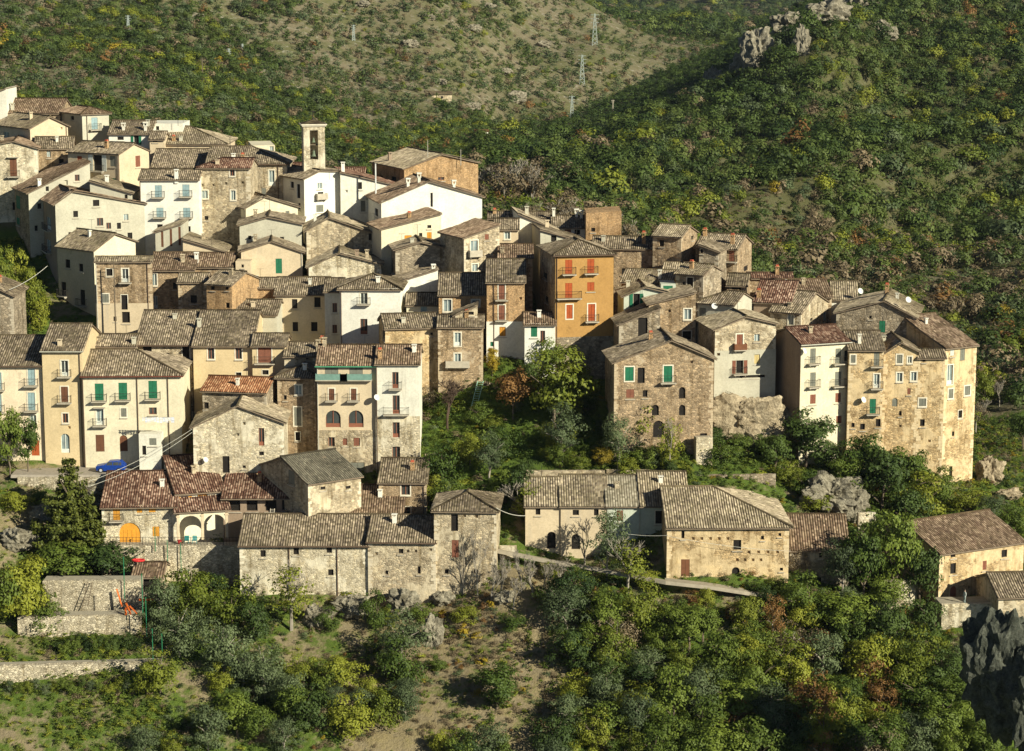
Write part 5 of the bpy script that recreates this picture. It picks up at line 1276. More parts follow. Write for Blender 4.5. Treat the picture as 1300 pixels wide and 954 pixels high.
solid('garden_wall', 'short garden wall behind the cement roofed house', 'wall', 770, 872, 597, 280.5, 9, 0, .5, 'stone')
solid('garden_wall', 'mossy garden wall on top of the farmhouse roofs', 'wall', 668, 768, 598, 280, 9, 0, .5, 'stone')
solid('retaining_wall', 'small stone wall under the mill house forecourt', 'wall', 1196, 1262, 768, 257, 24, 4, 3.5, 'light')
solid('ruined_wall', 'stub of ruined wall beside the square stone tower house', 'wall', 634, 656, 694, 269, 44, 0, .8, 'light')
solid('ruined_wall', 'low ruined wall in the trees left of the mill house', 'wall', 1090, 1112, 652, 272, 22, 8, .7, 'light')
solid('ruined_wall', 'pale ruined wall under the trees beside the mill house', 'wall', 1122, 1165, 738, 262, 30, 8, .7, 'light')
solid('garden_wall', 'dry stone wall crossing the shrubby garden below the brown house', 'wall', 540, 585, 577, 289, 9, 10, .5)
solid('garden_wall', 'curved stone wall under the small tiled hut beside the ladder', 'wall', 603, 642, 492, 298.5, 42, 6, 2.5, 'stone')
solid('buttress', 'ruined stone buttress at the foot of the green shuttered stone house', 'wall', 884, 905, 556, 282.5, 28, 8, 1.5, 'light')
# street
def strip(name, pts, width, m, kind='structure'):
    """pts (px, py, Y) of the near edge"""
    b = MB(); q = [P(*p) for p in pts]
    for a, c in zip(q[:-1], q[1:]):
        b.poly([a, c, c + Vector((0, width, 0)), a + Vector((0, width, 0))]); b.poly([a + Vector((0, -.3, -.35)), c + Vector((0, -.3, -.35)), c, a])
    o = b.build(name, m); tag(o, kind=kind); return o
ASPH = mat('worn_street', m_plain, (0.30, 0.26, 0.20)); TRACK = mat('gravel_track', m_plain, (0.29, 0.25, 0.18))
strip('street', [(14, 603, 281.6), (130, 603, 281.6), (246, 602, 281.8)], 5.6, ASPH)
strip('path', [(625, 697, 268.2), (700, 712, 266.6), (760, 722, 265), (845, 738, 260.6)], .6, TRACK)
strip('path', [(845, 738, 260.6), (900, 744, 260.2), (945, 751, 260)], 1.5, TRACK)
strip('path', [(945, 751, 260), (1010, 762, 260.4), (1080, 772, 260.6)], .8, TRACK)

# ------------------------------------------------------------------ villa porch, shed, posts
def lbar(mb, a, b, r, n=6): mb.bar(a, b, r, n)
pr = empty('arched_porch', P(224, 687, 273.0), R(14)); tag(pr, 'tiled porch on three arched columns in front of the cream villa wing', 'porch')
s_ = FP / 284.0; Wp = 66 / s_; Hp = 38 / s_
for i in range(3):
    b = MB(); x = .25 + i * (Wp - .5) / 2; b.box(x - .16, x + .16, -.16, .16, 0, Hp - .5); b.box(x - .24, x + .24, -.22, .22, Hp - .75, Hp - .6); b.build('column', WALL['pltan'](), pr)
b = MB()
for i in range(2):
    x0 = .25 + i * (Wp - .5) / 2 + .17; x1 = x0 + (Wp - .5) / 2 - .34; cx = (x0 + x1) / 2; rr = (x1 - x0) / 2; n = 10
    for k in range(n):
        a0, a1 = math.pi * k / n, math.pi * (k + 1) / n
        p0 = (cx - rr * math.cos(a0), Hp - .62 - rr * .9 + rr * .9 * math.sin(a0)); p1 = (cx - rr * math.cos(a1), Hp - .62 - rr * .9 + rr * .9 * math.sin(a1))
        for yy in (-.13, .13): b.poly([(p0[0], yy, p0[1]), (p1[0], yy, p1[1]), (p1[0], yy, Hp), (p0[0], yy, Hp)])
        b.poly([(p0[0], -.13, p0[1]), (p1[0], -.13, p1[1]), (p1[0], .13, p1[1]), (p0[0], .13, p0[1])])
b.build('arch', WALL['cream'](), pr)
b = MB(); slope_poly(b, [(-.3, -.45, Hp - .05), (Wp + .3, -.45, Hp - .05), (Wp + .3, 3.4, Hp + 1.0), (-.3, 3.4, Hp + 1.0)], random.Random(4)); b.build('roof', [ROOF['redb'](), mat('roof_edge_wood', m_plain)], pr)
h('small open garden shed with a tile roof on posts under the villa wall', 'G', 168, 206, 731, 716, 266, 0, None, 'stone', 'brown', '188,744,30,17,dk', '', cat='shed', group='sheds', name='garden_shed')
h('tiny tiled hut beside the green ladder', 'S', 605, 640, 487, 474, 298.8, 0, 3, 'stone', 'old', '', '', cat='hut', group='sheds', name='garden_hut', hang=.2)
GP = mat('green_painted_iron', m_plain, (0.02, 0.16, 0.07))
for i, (px, py, hp, lb) in enumerate([(213, 722, 36, 'on the villa wall left of the shadow'), (230, 724, 36, 'second on the villa wall'), (240, 748, 24, 'right of the garden shed'), (197, 692, 22, 'rising above the shed roof'), (181, 770, 40, 'at the right end of the middle terrace'), (186, 800, 40, 'beside the orange boards'), (194, 830, 30, 'at the end of the vegetable plot'), (206, 832, 26, 'lowest beside the olive bushes'), (158, 752, 44, 'left of the garden shed')]):
    yy = 270.8 if i in (0, 1, 3) else (261.8 if i in (2, 8) else 256.5 if i < 6 else 252)
    p = P(px, py, yy); b = MB(); b.bar((0, 0, -.8), (0, 0, hp / 10.4), .05, 6); b.box(-.09, .09, -.09, .09, hp / 10.4, hp / 10.4 + .04)
    o = b.build('green_post', GP); o.location = p; tag(o, 'slim green iron post ' + lb, 'post', 'green posts round the villa garden')
# railing on the villa terrace
b = MB(); a = P(140, 692, 271.4); c = P(304, 692, 271.4)
for k in range(41): q = a.lerp(c, k / 40); b.bar(q, q + Vector((0, 0, .95)), .018 if k % 5 else .04, 4)
for z in (.95, .5): b.bar(a + Vector((0, 0, z)), c + Vector((0, 0, z)), .022, 4)
tag(b.build('terrace_railing', IRON), 'dark iron railing along the top of the villa retaining wall', 'railing')
# ladders
def ladder(label, p0, p1, w_, n, m):
    p0 = Vector(p0); p1 = Vector(p1); r_ = empty('ladder', p0); tag(r_, label, 'ladder'); d = p1 - p0; sx = Vector((w_ / 2, 0, 0))
    for s in (-1, 1): b = MB(); b.bar(sx * s, d + sx * s, .05, 5); b.build('rail', m, r_)
    b = MB()
    for k in range(n): q = d * ((k + .5) / n); b.bar(q - sx, q + sx, .03, 4)
    b.build('rungs', m, r_)
ladder('long pale green iron ladder leaning on the garden wall by the bare tree', P(597, 537, 294), P(610, 484, 298), .75, 18, mat('pale_green_iron', m_plain, (.30, .48, .36)))
ladder('old wooden ladder leaning on the upper terrace wall', P(108, 771, 261.0), P(114, 739, 261.8), .6, 9, BARK)
ladder('small pale ladder against the porch wall right of the villa', P(345, 656, 272.6), P(346, 646, 273.4), .5, 5, CONC)
# orange boards and ring
OR = mat('orange_boards', m_plain, (0.60, 0.13, 0.02))
for i, (a, c, lb) in enumerate([(P(148, 748, 261.4), P(155, 770, 261), 'orange board leaning on the upper terrace wall'), (P(160, 766, 259.5), P(166, 780, 258.2), 'orange board standing in the pile by the terrace'), (P(165, 770, 259.3), P(174, 779, 258.4), 'orange board lying slanted in the pile'),
        (P(176, 762, 260), P(196, 761, 260.2), 'orange board lying flat right of the pile'), (P(159, 772, 259), P(160, 781, 258.3), 'short orange board at the left of the pile')]):
    b = MB(); d = (c - a); b.bar((0, 0, 0), d, .12, 4); o = b.build('orange_board', OR); o.location = a; tag(o, lb, 'board', 'orange boards on the terrace')
b = MB(); p = P(176, 714, 267.5)
for k in range(20):
    a0, a1 = 2 * math.pi * k / 20, 2 * math.pi * (k + 1) / 20; b.bar((.7 * math.cos(a0), .45 * math.sin(a0), .0), (.7 * math.cos(a1), .45 * math.sin(a1), 0), .11, 6)
o = b.build('red_ring', mat('red_plastic', m_plain, (.62, .03, .03))); o.location = (p.x, 267.3, p.z + .3); tag(o, 'red plastic ring lying on the garden shed roof', 'ring')
# porch furniture
for i, (px, c_, lb) in enumerate([(237, (.03, .22, .20), 'green blue garden chair in front of the arched porch'), (247, (.10, .30, .28), 'second green blue garden chair right of the first'), (228, (.5, .03, .03), 'small red tub by the villa railing')]):
    r_ = P(px, 690, 272.2); root = empty('garden_chair' if i < 2 else 'tub', r_); tag(root, lb, 'chair' if i < 2 else 'tub'); m = mat('plastic_%d' % i, m_plain, c_)
    if i < 2:
        b = MB(); b.box(-.28, .28, -.28, .28, .40, .45); b.build('seat', m, root); b = MB(); b.box(-.28, .28, .24, .30, .452, .9); b.build('backrest', m, root)
        for sx in (-.24, .24):
            for sy in (-.24, .22): b = MB(); b.bar((sx, sy, 0), (sx, sy, .40), .025, 5); b.build('leg', m, root)
    else:
        b = MB(); b.bar((0, 0, 0), (0, 0, .4), .22, 12, .3); b.build('body', m, root)
# ------------------------------------------------------------------ blue car
def car():
    p = P(122, 590, 283.6); root = empty('parked_car', (p.x, p.y, P(122, 603, 281.6).z), 0); tag(root, 'small blue hatchback parked on the street below the green shutters', 'car')
    L, Wd = 3.75, 1.6
    sect = [(0, .45, .62, .50), (.12, .26, .80, .70), (.85, .22, .93, .78), (1.15, .22, .98, .80), (1.75, .22, 1.40, .80), (2.6, .22, 1.47, .80), (3.2, .22, 1.42, .80), (3.62, .26, .98, .78), (3.75, .4, .9, .66)]
    bm_ = MB(); rings = []
    for x, z0, z1, hw in sect:
        top = hw * (.74 if z1 > 1.2 else .92); belt = min(.92, z1)
        rings.append([(x, -hw, z0), (x, -hw * 1.0, z0 + .25), (x, -hw, belt), (x, -top, z1), (x, top, z1), (x, hw, belt), (x, hw, z0 + .25), (x, hw, z0)])
    for a, c in zip(rings[:-1], rings[1:]):
        for k in range(8): j = (k + 1) % 8; bm_.poly([a[k], c[k], c[j], a[j]])
    bm_.poly(rings[0]); bm_.poly(rings[-1][::-1])
    paint = mat('car_paint_blue', m_plain, (0.012, 0.045, 0.24)); paint.node_tree.nodes['Principled BSDF'].inputs['Roughness'].default_value = .3
    bm_.build('body', paint, root)
    for x0, x1 in ((1.42, 2.2), (2.28, 3.0), (3.05, 3.35)):
        b = MB(); z0, z1 = .95, 1.33; xa = x0 + (.22 if x0 < 1.5 else .03)
        b.poly([(x0, -.812, z0), (x1, -.812, z0), (x1 - .03, -.655, z1), (xa, -.655, z1)]); b.build('side_window', GLASS, root)
    b = MB(); b.poly([(1.17, -.66, 1.0), (1.17, .66, 1.0), (1.70, .54, 1.385), (1.70, -.54, 1.385)]); b.build('windscreen', GLASS, root)
    for x in (.72, 2.98):
        for sy in (-.80, .80):
            s = 1 if sy > 0 else -1; b = MB(); b.bar((x, sy - s * .14, .30), (x, sy + s * .03, .30), .30, 18); w_ = b.build('wheel', mat('tyre', m_plain, (.02, .02, .02)), root)
            b = MB(); b.bar((x, sy + s * .031, .30), (x, sy + s * .045, .30), .18, 14); b.build('rim', mat('rim_grey', m_plain, (.45, .45, .45)), w_)
    for sy in (-.5, .5): b = MB(); b.box(-.012, .1, sy - .14, sy + .14, .56, .68); b.build('headlight', DISH, root)
car()
# ------------------------------------------------------------------ person by the mill
def person():
    p = P(1224.5, 767, 258.0); root = empty('person', (p.x, p.y, p.z), R(-70)); tag(root, 'person in pale clothes standing on the forecourt of the mill house', 'person')
    me = bpy.data.meshes.new('body'); J = dict(hip=(0, 0, .92), bel=(0, 0, 1.08), che=(0, -.01, 1.32), nek=(0, 0, 1.48), hd=(0, -.02, 1.58), tp=(0, -.01, 1.68),
        hl=(.09, 0, .88), kl=(.10, -.02, .48), al=(.10, .02, .08), tl=(.11, -.15, .03), hr=(-.09, 0, .88), kr=(-.11, -.04, .48), ar=(-.12, .06, .08), trr=(-.13, -.11, .03),
        sl=(.18, 0, 1.40), el=(.25, .02, 1.14), wl=(.24, -.12, .93), fl=(.23, -.17, .86), sr=(-.18, 0, 1.40), er=(-.25, .03, 1.14), wr=(-.2, -.14, 1.0), fr=(-.17, -.2, .96))
    Rr = dict(hip=.15, bel=.14, che=.16, nek=.06, hd=.1, tp=.085, hl=.1, kl=.065, al=.045, tl=.04, hr=.1, kr=.065, ar=.045, trr=.04, sl=.07, el=.048, wl=.032, fl=.035, sr=.07, er=.048, wr=.032, fr=.035)
    E = [('hip', 'bel'), ('bel', 'che'), ('che', 'nek'), ('nek', 'hd'), ('hd', 'tp'), ('hip', 'hl'), ('hl', 'kl'), ('kl', 'al'), ('al', 'tl'), ('hip', 'hr'), ('hr', 'kr'), ('kr', 'ar'), ('ar', 'trr'), ('che', 'sl'), ('sl', 'el'), ('el', 'wl'), ('wl', 'fl'), ('che', 'sr'), ('sr', 'er'), ('er', 'wr'), ('wr', 'fr')]
    ks = list(J); me.from_pydata([J[k] for k in ks], [(ks.index(a), ks.index(c)) for a, c in E], []); o = bpy.data.objects.new('body', me); COL.objects.link(o); o.parent = root
    md = o.modifiers.new('skin', 'SKIN'); sk = me.skin_vertices[0].data
    for i, k in enumerate(ks): sk[i].radius = (Rr[k], Rr[k])
    sk[0].use_root = True; o.modifiers.new('smooth', 'SUBSURF').levels = 1; o.modifiers['smooth'].render_levels = 2
    t = NT('person_clothes_and_skin'); g = t.add('ShaderNodeTexCoord').outputs['Object']; sp = t.add('ShaderNodeSeparateXYZ'); t.link(g, sp.inputs[0])
    col = t.ramp(t.math('DIVIDE', sp.outputs[2], 1.8), [(0, (.05, .045, .04)), (.05, (.22, .26, .24)), (.52, (.45, .48, .42)), (.83, (.50, .33, .24))]); col.node.color_ramp.interpolation = 'CONSTANT'
    t.bsdf(col, .8); me.materials.append(t.m)
    hb = MB()
    for i in range(6):
        for j in range(12):
            f = lambda a, c: (.107 * math.sin(a) * math.cos(c), .01 + .107 * math.sin(a) * math.sin(c), 1.645 + .10 * math.cos(a))
            a0, a1 = i * .28, (i + 1) * .28; c0, c1 = j * math.pi / 6, (j + 1) * math.pi / 6; hb.poly([f(a0, c0), f(a1, c0), f(a1, c1), f(a0, c1)])
    hb.build('hair', mat('hair_grey', m_plain, (.10, .08, .06)), root)
person()
# ------------------------------------------------------------------ bell tower
def bell_tower():
    A = P(386, 216, 346); s = FP / (A.y * CP - (A.z - CAMZ) * SP); root = empty('bell_tower', (A.x, A.y, A.z - 8), R(10)); tag(root, 'square stone bell tower with two bells in a tall opening', 'bell tower')
    W = 27 / s; D = W * 1.05; H = 8 + 55 / s; x0, x1 = W * .30, W * .68; z0 = H - 42 / s; z1 = H - 5 / s; st = WALL['light']()
    b = MB()
    b.box(0, W, 0, D, 0, z0); b.box(0, x0, 0, D, z0 + .001, z1); b.box(x1, W, 0, D, z0 + .001, z1); b.box(0, W, 0, D, z1 + .001, H); b.box(x0 + .002, x1 - .002, D * .62, D * .95, z0 + .002, z1 - .002); b.build('shaft', st, root)
    zm = z0 + (z1 - z0) * .5
    b = MB(); b.box(x0 + .003, x1 - .003, D * .12, D * .3, zm - .08, zm + .08); b.build('bell_beam', BARK, root)
    b = MB(); b.box(-.22, W + .22, -.22, D + .22, H, H + .18); b.box(-.34, W + .34, -.34, D + .34, H + .182, H + .34); b.build('cornice', SURR, root)
    b = MB(); c = (W / 2, D / 2, H + .95); q = [(-.3, -.3, H + .342), (W + .3, -.3, H + .342), (W + .3, D + .3, H + .342), (-.3, D + .3, H + .342)]
    for i in range(4): b.poly([q[i], q[(i + 1) % 4], c])
    b.build('cap_roof', ROOF['pale'](), root)
    for zz, r_ in ((zm + .35, .38), (z0 + .45, .5)):
        b = MB(); prof = [(0, 1.0), (.35, .98), (.45, .8), (.52, .4), (.75, .1), (1.0, 0)]; cx, cy = (x0 + x1) / 2, D * .2
        for (ra, za), (rb, zb_) in zip(prof[:-1], prof[1:]):
            for k in range(14):
                a0, a1 = 2 * math.pi * k / 14, 2 * math.pi * (k + 1) / 14
                b.poly([(cx + r_ * ra * math.cos(a0), cy + r_ * ra * math.sin(a0), zz + r_ * 1.7 * za), (cx + r_ * rb * math.cos(a0), cy + r_ * rb * math.sin(a0), zz + r_ * 1.7 * zb_), (cx + r_ * rb * math.cos(a1), cy + r_ * rb * math.sin(a1), zz + r_ * 1.7 * zb_), (cx + r_ * ra * math.cos(a1), cy + r_ * ra * math.sin(a1), zz + r_ * 1.7 * za)])
        b.bar((cx, cy, zz + r_ * 1.65), (cx, cy, zz + r_ * 2.1), .05); b.build('bell', mat('bronze_green', m_plain, (.13, .16, .10)), root)
    b = MB(); b.bar((W / 2, D / 2, H + .9), (W / 2, D / 2, H + 2.6), .05); b.bar((W / 2 - .4, D / 2, H + 2.15), (W / 2 + .4, D / 2, H + 2.15), .045); b.bar((W / 2, D / 2, H + .9), (W / 2, D / 2, H + 1.3), .2, 8, .05); b.build('cross', IRON, root)
bell_tower()
# ------------------------------------------------------------------ laundry, outbuilding on the street, cables, poles, pylons
h('pale annexe with a terrace jutting from the foot of the green shuttered house', 'Rf', 176, 204, 551, 551, 283.8, 0, 2.2, 'white', 'old', '194,561,9,9,gy; 183,572,5,12,dk', '', cat='annexe', name='annexe', group='annexes')
r_ = empty('clothes_line', P(180, 530, 283.2)); tag(r_, 'washing hung on a line in front of the green shuttered house', 'laundry')
a = Vector((0, 0, 0)); c = P(221, 530, 283.2) - P(180, 530, 283.2); b = MB(); b.bar(a, c, .015, 4); b.build('line', IRON, r_)
for k in range(11):
    q = a.lerp(c, (k + .5) / 11); ww = rnd.uniform(.13, .2); hh = rnd.uniform(.3, .75); b = MB(); n = 4
    for j in range(n):
        f0, f1 = j / n, (j + 1) / n; y0, y1 = .04 * math.sin(j * 2.1 + k), .04 * math.sin((j + 1) * 2.1 + k)
        b.poly([q + Vector((-ww, y0, -hh * f1)), q + Vector((ww, y1, -hh * f1)), q + Vector((ww, y1, -hh * f0)), q + Vector((-ww, y0, -hh * f0))])
    b.build('garment', mat('cloth_%d' % (k % 3), m_plain, [(.75, .72, .66), (.6, .62, .66), (.62, .25, .3)][k % 3 if k > 8 else k % 2]), r_)
def cable(label, p, q, sag, r=.03, m=None):
    b = MB(); n = 14; pts = [p.lerp(q, i / n) - Vector((0, 0, sag * 4 * (i / n) * (1 - i / n))) for i in range(n + 1)]
    for u_, v_ in zip(pts[:-1], pts[1:]): b.bar(u_, v_, r, 4)
    tag(b.build('overhead_cable', m or mat('pale_cable', m_plain, (.55, .53, .44))), label, 'cable')
cable('upper pale cable slanting from the sunlit gable down to the fir tree', P(244, 545, 280.6), P(112, 612, 272), .5, .022)
cable('lower pale cable slanting from the sunlit gable down to the fir tree', P(244, 549, 280.6), P(112, 618, 271), .7, .022)
cable('cable from the square stone tower house to the tan farmhouse', P(630, 645, 265.6), P(667, 655, 271), .3, .035)
cable('cable crossing in front of the green grey house', P(770, 673, 266), P(848, 680, 262.5), .3)
cable('cable along the front of the golden stone barn', P(848, 681, 262.9), P(1004, 700, 262.6), .3, .02)
cable('short pale cable above the reeds at the left', P(12, 368, 297), P(60, 338, 322), .3, .04)
def pole(label, px, py, Y, hpx, r=.09, arm=False, name='utility_pole', cat='pole', m=None):
    p = P(px, py, Y); p.z = min(p.z, gz(p.x, p.y)) if False else p.z; s = FP / (p.y * CP - (p.z - CAMZ) * SP); b = MB(); H = hpx / s; b.bar((0, 0, -1), (0, 0, H), r, 6, r * .7)
    if arm: b.bar((-.7, 0, H - .3), (.7, 0, H - .3), r * .5, 4); b.bar((-.5, 0, H - .9), (.5, 0, H - .9), r * .5, 4)
    o = b.build(name, m or BARK); o.location = p; tag(o, label, cat)
pole('dark utility pole in front of the white framed balcony door', 147, 424, 314.2, 92, .1, True)
pole('thin pale mast on the ridge of the big brick fronted house', 543, 197, 352, 19, .05, name='roof_mast', cat='mast', m=PIPEL)
pole('thin pale mast at the right of the big brick fronted house', 585, 202, 353, 12, .05, name='roof_mast', cat='mast', m=PIPEL)
pole('white pipe mast standing before the long low white house', 477, 246, 343, 38, .14, name='white_flue', cat='flue', m=DISH)
def antenna(label, px, py, Y, hpx):
    p = P(px, py, Y); s = FP / Y; H = hpx / s; b = MB(); b.bar((0, 0, -.5), (0, 0, H), .03, 4); b.bar((-.6, 0, H), (.6, 0, H), .02, 4)
    for k in range(5): b.bar((-.5 + k * .25, -.25, H), (-.5 + k * .25, .25, H), .015, 3)
    b.bar((-.35, 0, H * .7), (.35, 0, H * .7), .02, 3); o = b.build('roof_antenna', IRON); o.location = p; tag(o, label, 'antenna', 'antennas on the roofs')
for px, py, Y, hp, lb in [(6, 108, 368, 20, 'spiky antenna at the top left corner house'), (84, 120, 372, 9, 'small antenna on the brown tiled skyline roof'), (226, 156, 365, 12, 'antenna beside the flat white parapet'), (292, 184, 350, 10, 'antenna on the big hipped roof'),
        (430, 217, 344, 12, 'antenna behind the dark balcony house'), (640, 268, 333, 10, 'antenna on the long flat dark roof'), (1000, 352, 316, 10, 'antenna on the low red edged house'), (1140, 378, 303, 12, 'antenna on the broad dark stone gable'), (410, 436, 294, 12, 'antenna above the rounded roof'), (840, 338, 312, 14, 'antenna above the broad pale uneven roof')]:
    antenna(lb, px, py, Y, hp)
def pylon(label, px, py, hpx, Y=None):
    p = ground_at(px, py) if Y is None else P(px, py, Y)
    s = FP / (p.y * CP - (p.z - CAMZ) * SP); H = hpx / s; w_ = H * .085; root = empty('pylon', p); tag(root, label, 'pylon', 'pylons on the hills'); r_ = .1 + .00006 * p.y
    b = MB(); n = 7
    for i in range(n):
        a, c = i / n, (i + 1) / n; wa, wc = w_ * (1 - .8 * a), w_ * (1 - .8 * c)
        for sx, sy in ((-1, -1), (1, -1), (1, 1), (-1, 1)): b.bar((sx * wa, sy * wa, H * a), (sx * wc, sy * wc, H * c), r_, 4)
        b.bar((-wa, -wa, H * a), (wc, -wc, H * c), r_ * .7, 3); b.bar((wa, -wa, H * a), (-wc, -wc, H * c), r_ * .7, 3)
    b.build('lattice', mat('galvanised_steel', m_plain, (.30, .34, .30)), root)
    for z in (.72, .84, .96): b = MB(); b.bar((-w_ * 1.5, 0, H * z), (w_ * 1.5, 0, H * z), r_ * .8, 3); b.build('crossarm', mat('galvanised_steel', m_plain), root)
for a_ in [('tall pylon at the centre top of the dry hill', 755, 58, 40), ('pylon standing just below the tall one on the dry hill', 739, 108, 38), ('pylon low on the dry hill near the valley', 726, 150, 28), ('pylon on the wooded hill at the upper left', 163, 44, 24), ('pylon on the scrub hill left of centre', 291, 84, 22), ('pale pylon on the scrub hill near the middle', 449, 52, 20), ('small pylon high above the bell tower', 308, 70, 14)]:
    pylon(*a_)
pole('pale concrete pole on the dark ridge foot', 778, 142, 890, 15, .22, True, m=CONC); pole('wooden pole on the scrub hill above the gabled rooftops', 257, 88, 700, 14, .16, True); pole('wooden pole standing alone on the middle scrub hill', 385, 102, 770, 14, .16, True)
# far buildings in the valley
def far_house(label, px, py, wpx, hpx, wall, roof, Y=None):
    p = ground_at(px, py) if Y is None else P(px, py, Y); s = FP / (p.y * CP - (p.z - CAMZ) * SP); W = wpx / s; H = hpx / s; D = W * .7
    root = empty('far_house', p, R(12)); tag(root, label, 'house', 'far buildings in the valley'); b = MB(); b.box(-W / 2, W / 2, 0, D, -3, H); b.build('wall', WALL[wall](), root)
    b = MB()
    for y0, y1, z0, z1 in ((-.5, D / 2, H - .1, H + D * .2), (D / 2, D + .5, H + D * .2, H - .1)): b.poly([(-W / 2 - .4, y0, z0), (W / 2 + .4, y0, z0), (W / 2 + .4, y1, z1), (-W / 2 - .4, y1, z1)])
    b.build('roof', ROOF[roof](), root)
    for k in range(max(1, int(W / 4))): b = MB(); x = -W / 2 + (k + .5) * W / max(1, int(W / 4)); b.box(x - .5, x + .5, -.04, -.005, H * .35, H * .7); b.build('window', DARKIN, root)
far_house('white and orange building among the valley trees', 612, 180, 16, 13, 'bright', 'orange'); far_house('long pale building with a flat roof in the valley trees', 655, 181, 36, 8, 'plgrey', 'cement')
far_house('small roofless pale ruin low on the dry hill', 561, 128, 26, 8, 'stone', 'pale'); far_house('pale shed with a grey roof behind the brick fronted house', 524, 172, 18, 8, 'white', 'cement')
far_house('white farm at the foot of the far ridge', 872, 84, 18, 6, 'bright', 'pale', 1180); far_house('pale quarry building on the far hillside', 812, 34, 22, 5, 'stone', 'pale', 1420); far_house('tiny red roofed farm on the far hillside', 876, 58, 10, 4, 'white', 'red', 1400)

# ------------------------------------------------------------------ individual trees and shrubs (kind, column, row of the foot, height, width)
T = tree
KW0 = {'bushg': 'green shrub', 'bushl': 'yellow green shrub', 'bushd': 'dark green shrub', 'busho': 'grey green shrub'}
T('green', 12, 606, 92, 50, 'leafy green tree at the left edge in front of the peach house', name='street_tree')
T('green', 36, 604, 78, 40, 'narrower leafy tree in front of the orange door by the street', name='street_tree')
T('fir', 92, 716, 146, 112, 'tall dark green fir with layered branches beside the villa')
T('dark', 140, 748, 60, 90, 'broad dark tree with big leaves below the fir')
T('green', 80, 746, 60, 84, 'rounded dark green tree left of the upper terrace wall')
T('olive', 160, 722, 44, 46, 'small grey green olive tree in front of the villa wall')
T('lime', 30, 802, 92, 84, 'light green leafy tree at the lower left edge')
T('green', -4, 812, 104, 70, 'tall green tree cut by the left edge near the bottom')
T('bushg', 60, 800, 52, 60, 'round green bush left of the middle terrace wall')
T('bushl', 250, 792, 78, 88, 'large yellow green shrub below the villa retaining wall')
T('bushl', 295, 806, 74, 80, 'yellow green shrub left of the long riverside house corner')
T('busho', 205, 800, 74, 70, 'grey green shrub right of the orange boards')
T('busho', 228, 834, 72, 84, 'tall grey green shrub in the middle of the lower left thicket')
T('busho', 285, 856, 84, 90, 'largest grey green shrub at the bottom left thicket')
T('bushd', 322, 812, 60, 60, 'dark shrub at the foot of the long riverside house')
T('busho', 335, 872, 60, 84, 'low grey green shrub on the bank below the riverside house')
T('thin', 370, 800, 84, 74, 'sparse yellowing tree in front of the long riverside house')
T('bushl', 385, 868, 40, 60, 'low yellow green shrub at the bottom below the sparse tree')
T('bushg', 478, 800, 50, 42, 'bright green shrub on the rocks below the riverside house')
T('olive', 512, 852, 78, 78, 'solitary olive tree on the straw coloured slope')
T('busho', 488, 862, 44, 34, 'small grey green shrub left of the solitary olive')
T('bushl', 432, 872, 46, 74, 'yellow dotted shrub at the bottom left of the solitary olive')
T('bushg', 556, 852, 22, 30, 'tiny round bush right of the solitary olive')
T('bushg', 700, 778, 42, 52, 'bright green round bush on the slope below the farmhouse')
for i, (px, py, hh) in enumerate([(588, 756, 70), (606, 760, 92), (624, 768, 56), (636, 762, 62), (662, 752, 58), (676, 760, 50), (690, 756, 44), (652, 774, 46), (712, 752, 44)]):
    T('bare', px, py, hh, 30 + (i % 3) * 8, ['tallest leafless', 'leafless', 'short leafless'][0 if hh > 80 else 1 if hh > 52 else 2] + ' sapling ' + ['against the left of the tower house wall', 'against the middle of the tower house wall', 'against the right of the tower house wall', 'at the right corner of the tower house', 'by the ruined wall stub', 'right of the ruined wall stub', 'below the track end', 'low on the bank below the ruined wall', 'farthest right before the farmhouse'][i], group='leafless saplings on the bank')
T('bared', 568, 548, 66, 74, 'dark leafless tree below the green railed balcony')
T('bushb', 545, 520, 38, 46, 'brown leafless shrub left of the dark leafless tree')
T('lime', 706, 548, 104, 104, 'large yellow green tree in the middle of the garden slope')
T('rust', 652, 532, 66, 62, 'autumn coloured shrubby tree left of the large yellow green tree')
T('yellow', 625, 478, 40, 24, 'small yellow shrub beside the tiny tiled hut')
T('olive', 714, 588, 74, 68, 'grey green olive in front of the large yellow green tree')
T('green', 727, 452, 56, 52, 'dark green tree at the foot of the yellow house')
T('bushg', 696, 480, 56, 56, 'dark climbing shrub under the whitewashed base')
T('bushd', 672, 494, 40, 50, 'dark shrub between the rusty shrub and the whitewashed base')
T('bushg', 562, 622, 62, 62, 'green shrub right of the tall white house base')
T('bushl', 596, 590, 44, 50, 'yellowish shrub below the green ladder')
T('olive', 622, 612, 62, 54, 'small olive tree in the middle of the garden')
T('bushd', 660, 642, 62, 44, 'dark shrub left of the tan farmhouse roof')
T('bushg', 575, 660, 54, 60, 'green bush above the square stone tower house roof')
T('bushl', 548, 640, 40, 44, 'light green bush beside the brown stone house')
T('bushg', 640, 580, 40, 54, 'leafy bush in the centre of the garden slope')
T('yellow', 765, 598, 34, 28, 'small bright yellow tree above the farmhouse roofs')
T('bushl', 733, 596, 26, 40, 'yellow green bush above the farmhouse roofs')
T('bushl', 694, 586, 22, 30, 'small bright bush on the left of the yellow green bush')
T('olive', 786, 600, 74, 46, 'slim grey green tree left of the green shuttered stone house')
T('thin', 812, 572, 70, 52, 'sparse yellowish tree against the green shuttered stone house')
T('thin', 850, 600, 74, 38, 'sparse small tree before the arched doorway of the stone house')
T('bushg', 770, 540, 36, 40, 'dark green shrub in the shade under the yellow house')
T('bushd', 742, 520, 30, 46, 'shaded shrub at the foot of the yellow house')
T('bushb', 927, 540, 46, 50, 'rounded brown shrub hanging on the cliff below the long balcony')
T('bushg', 915, 590, 36, 60, 'green bush at the foot of the pale cliff')
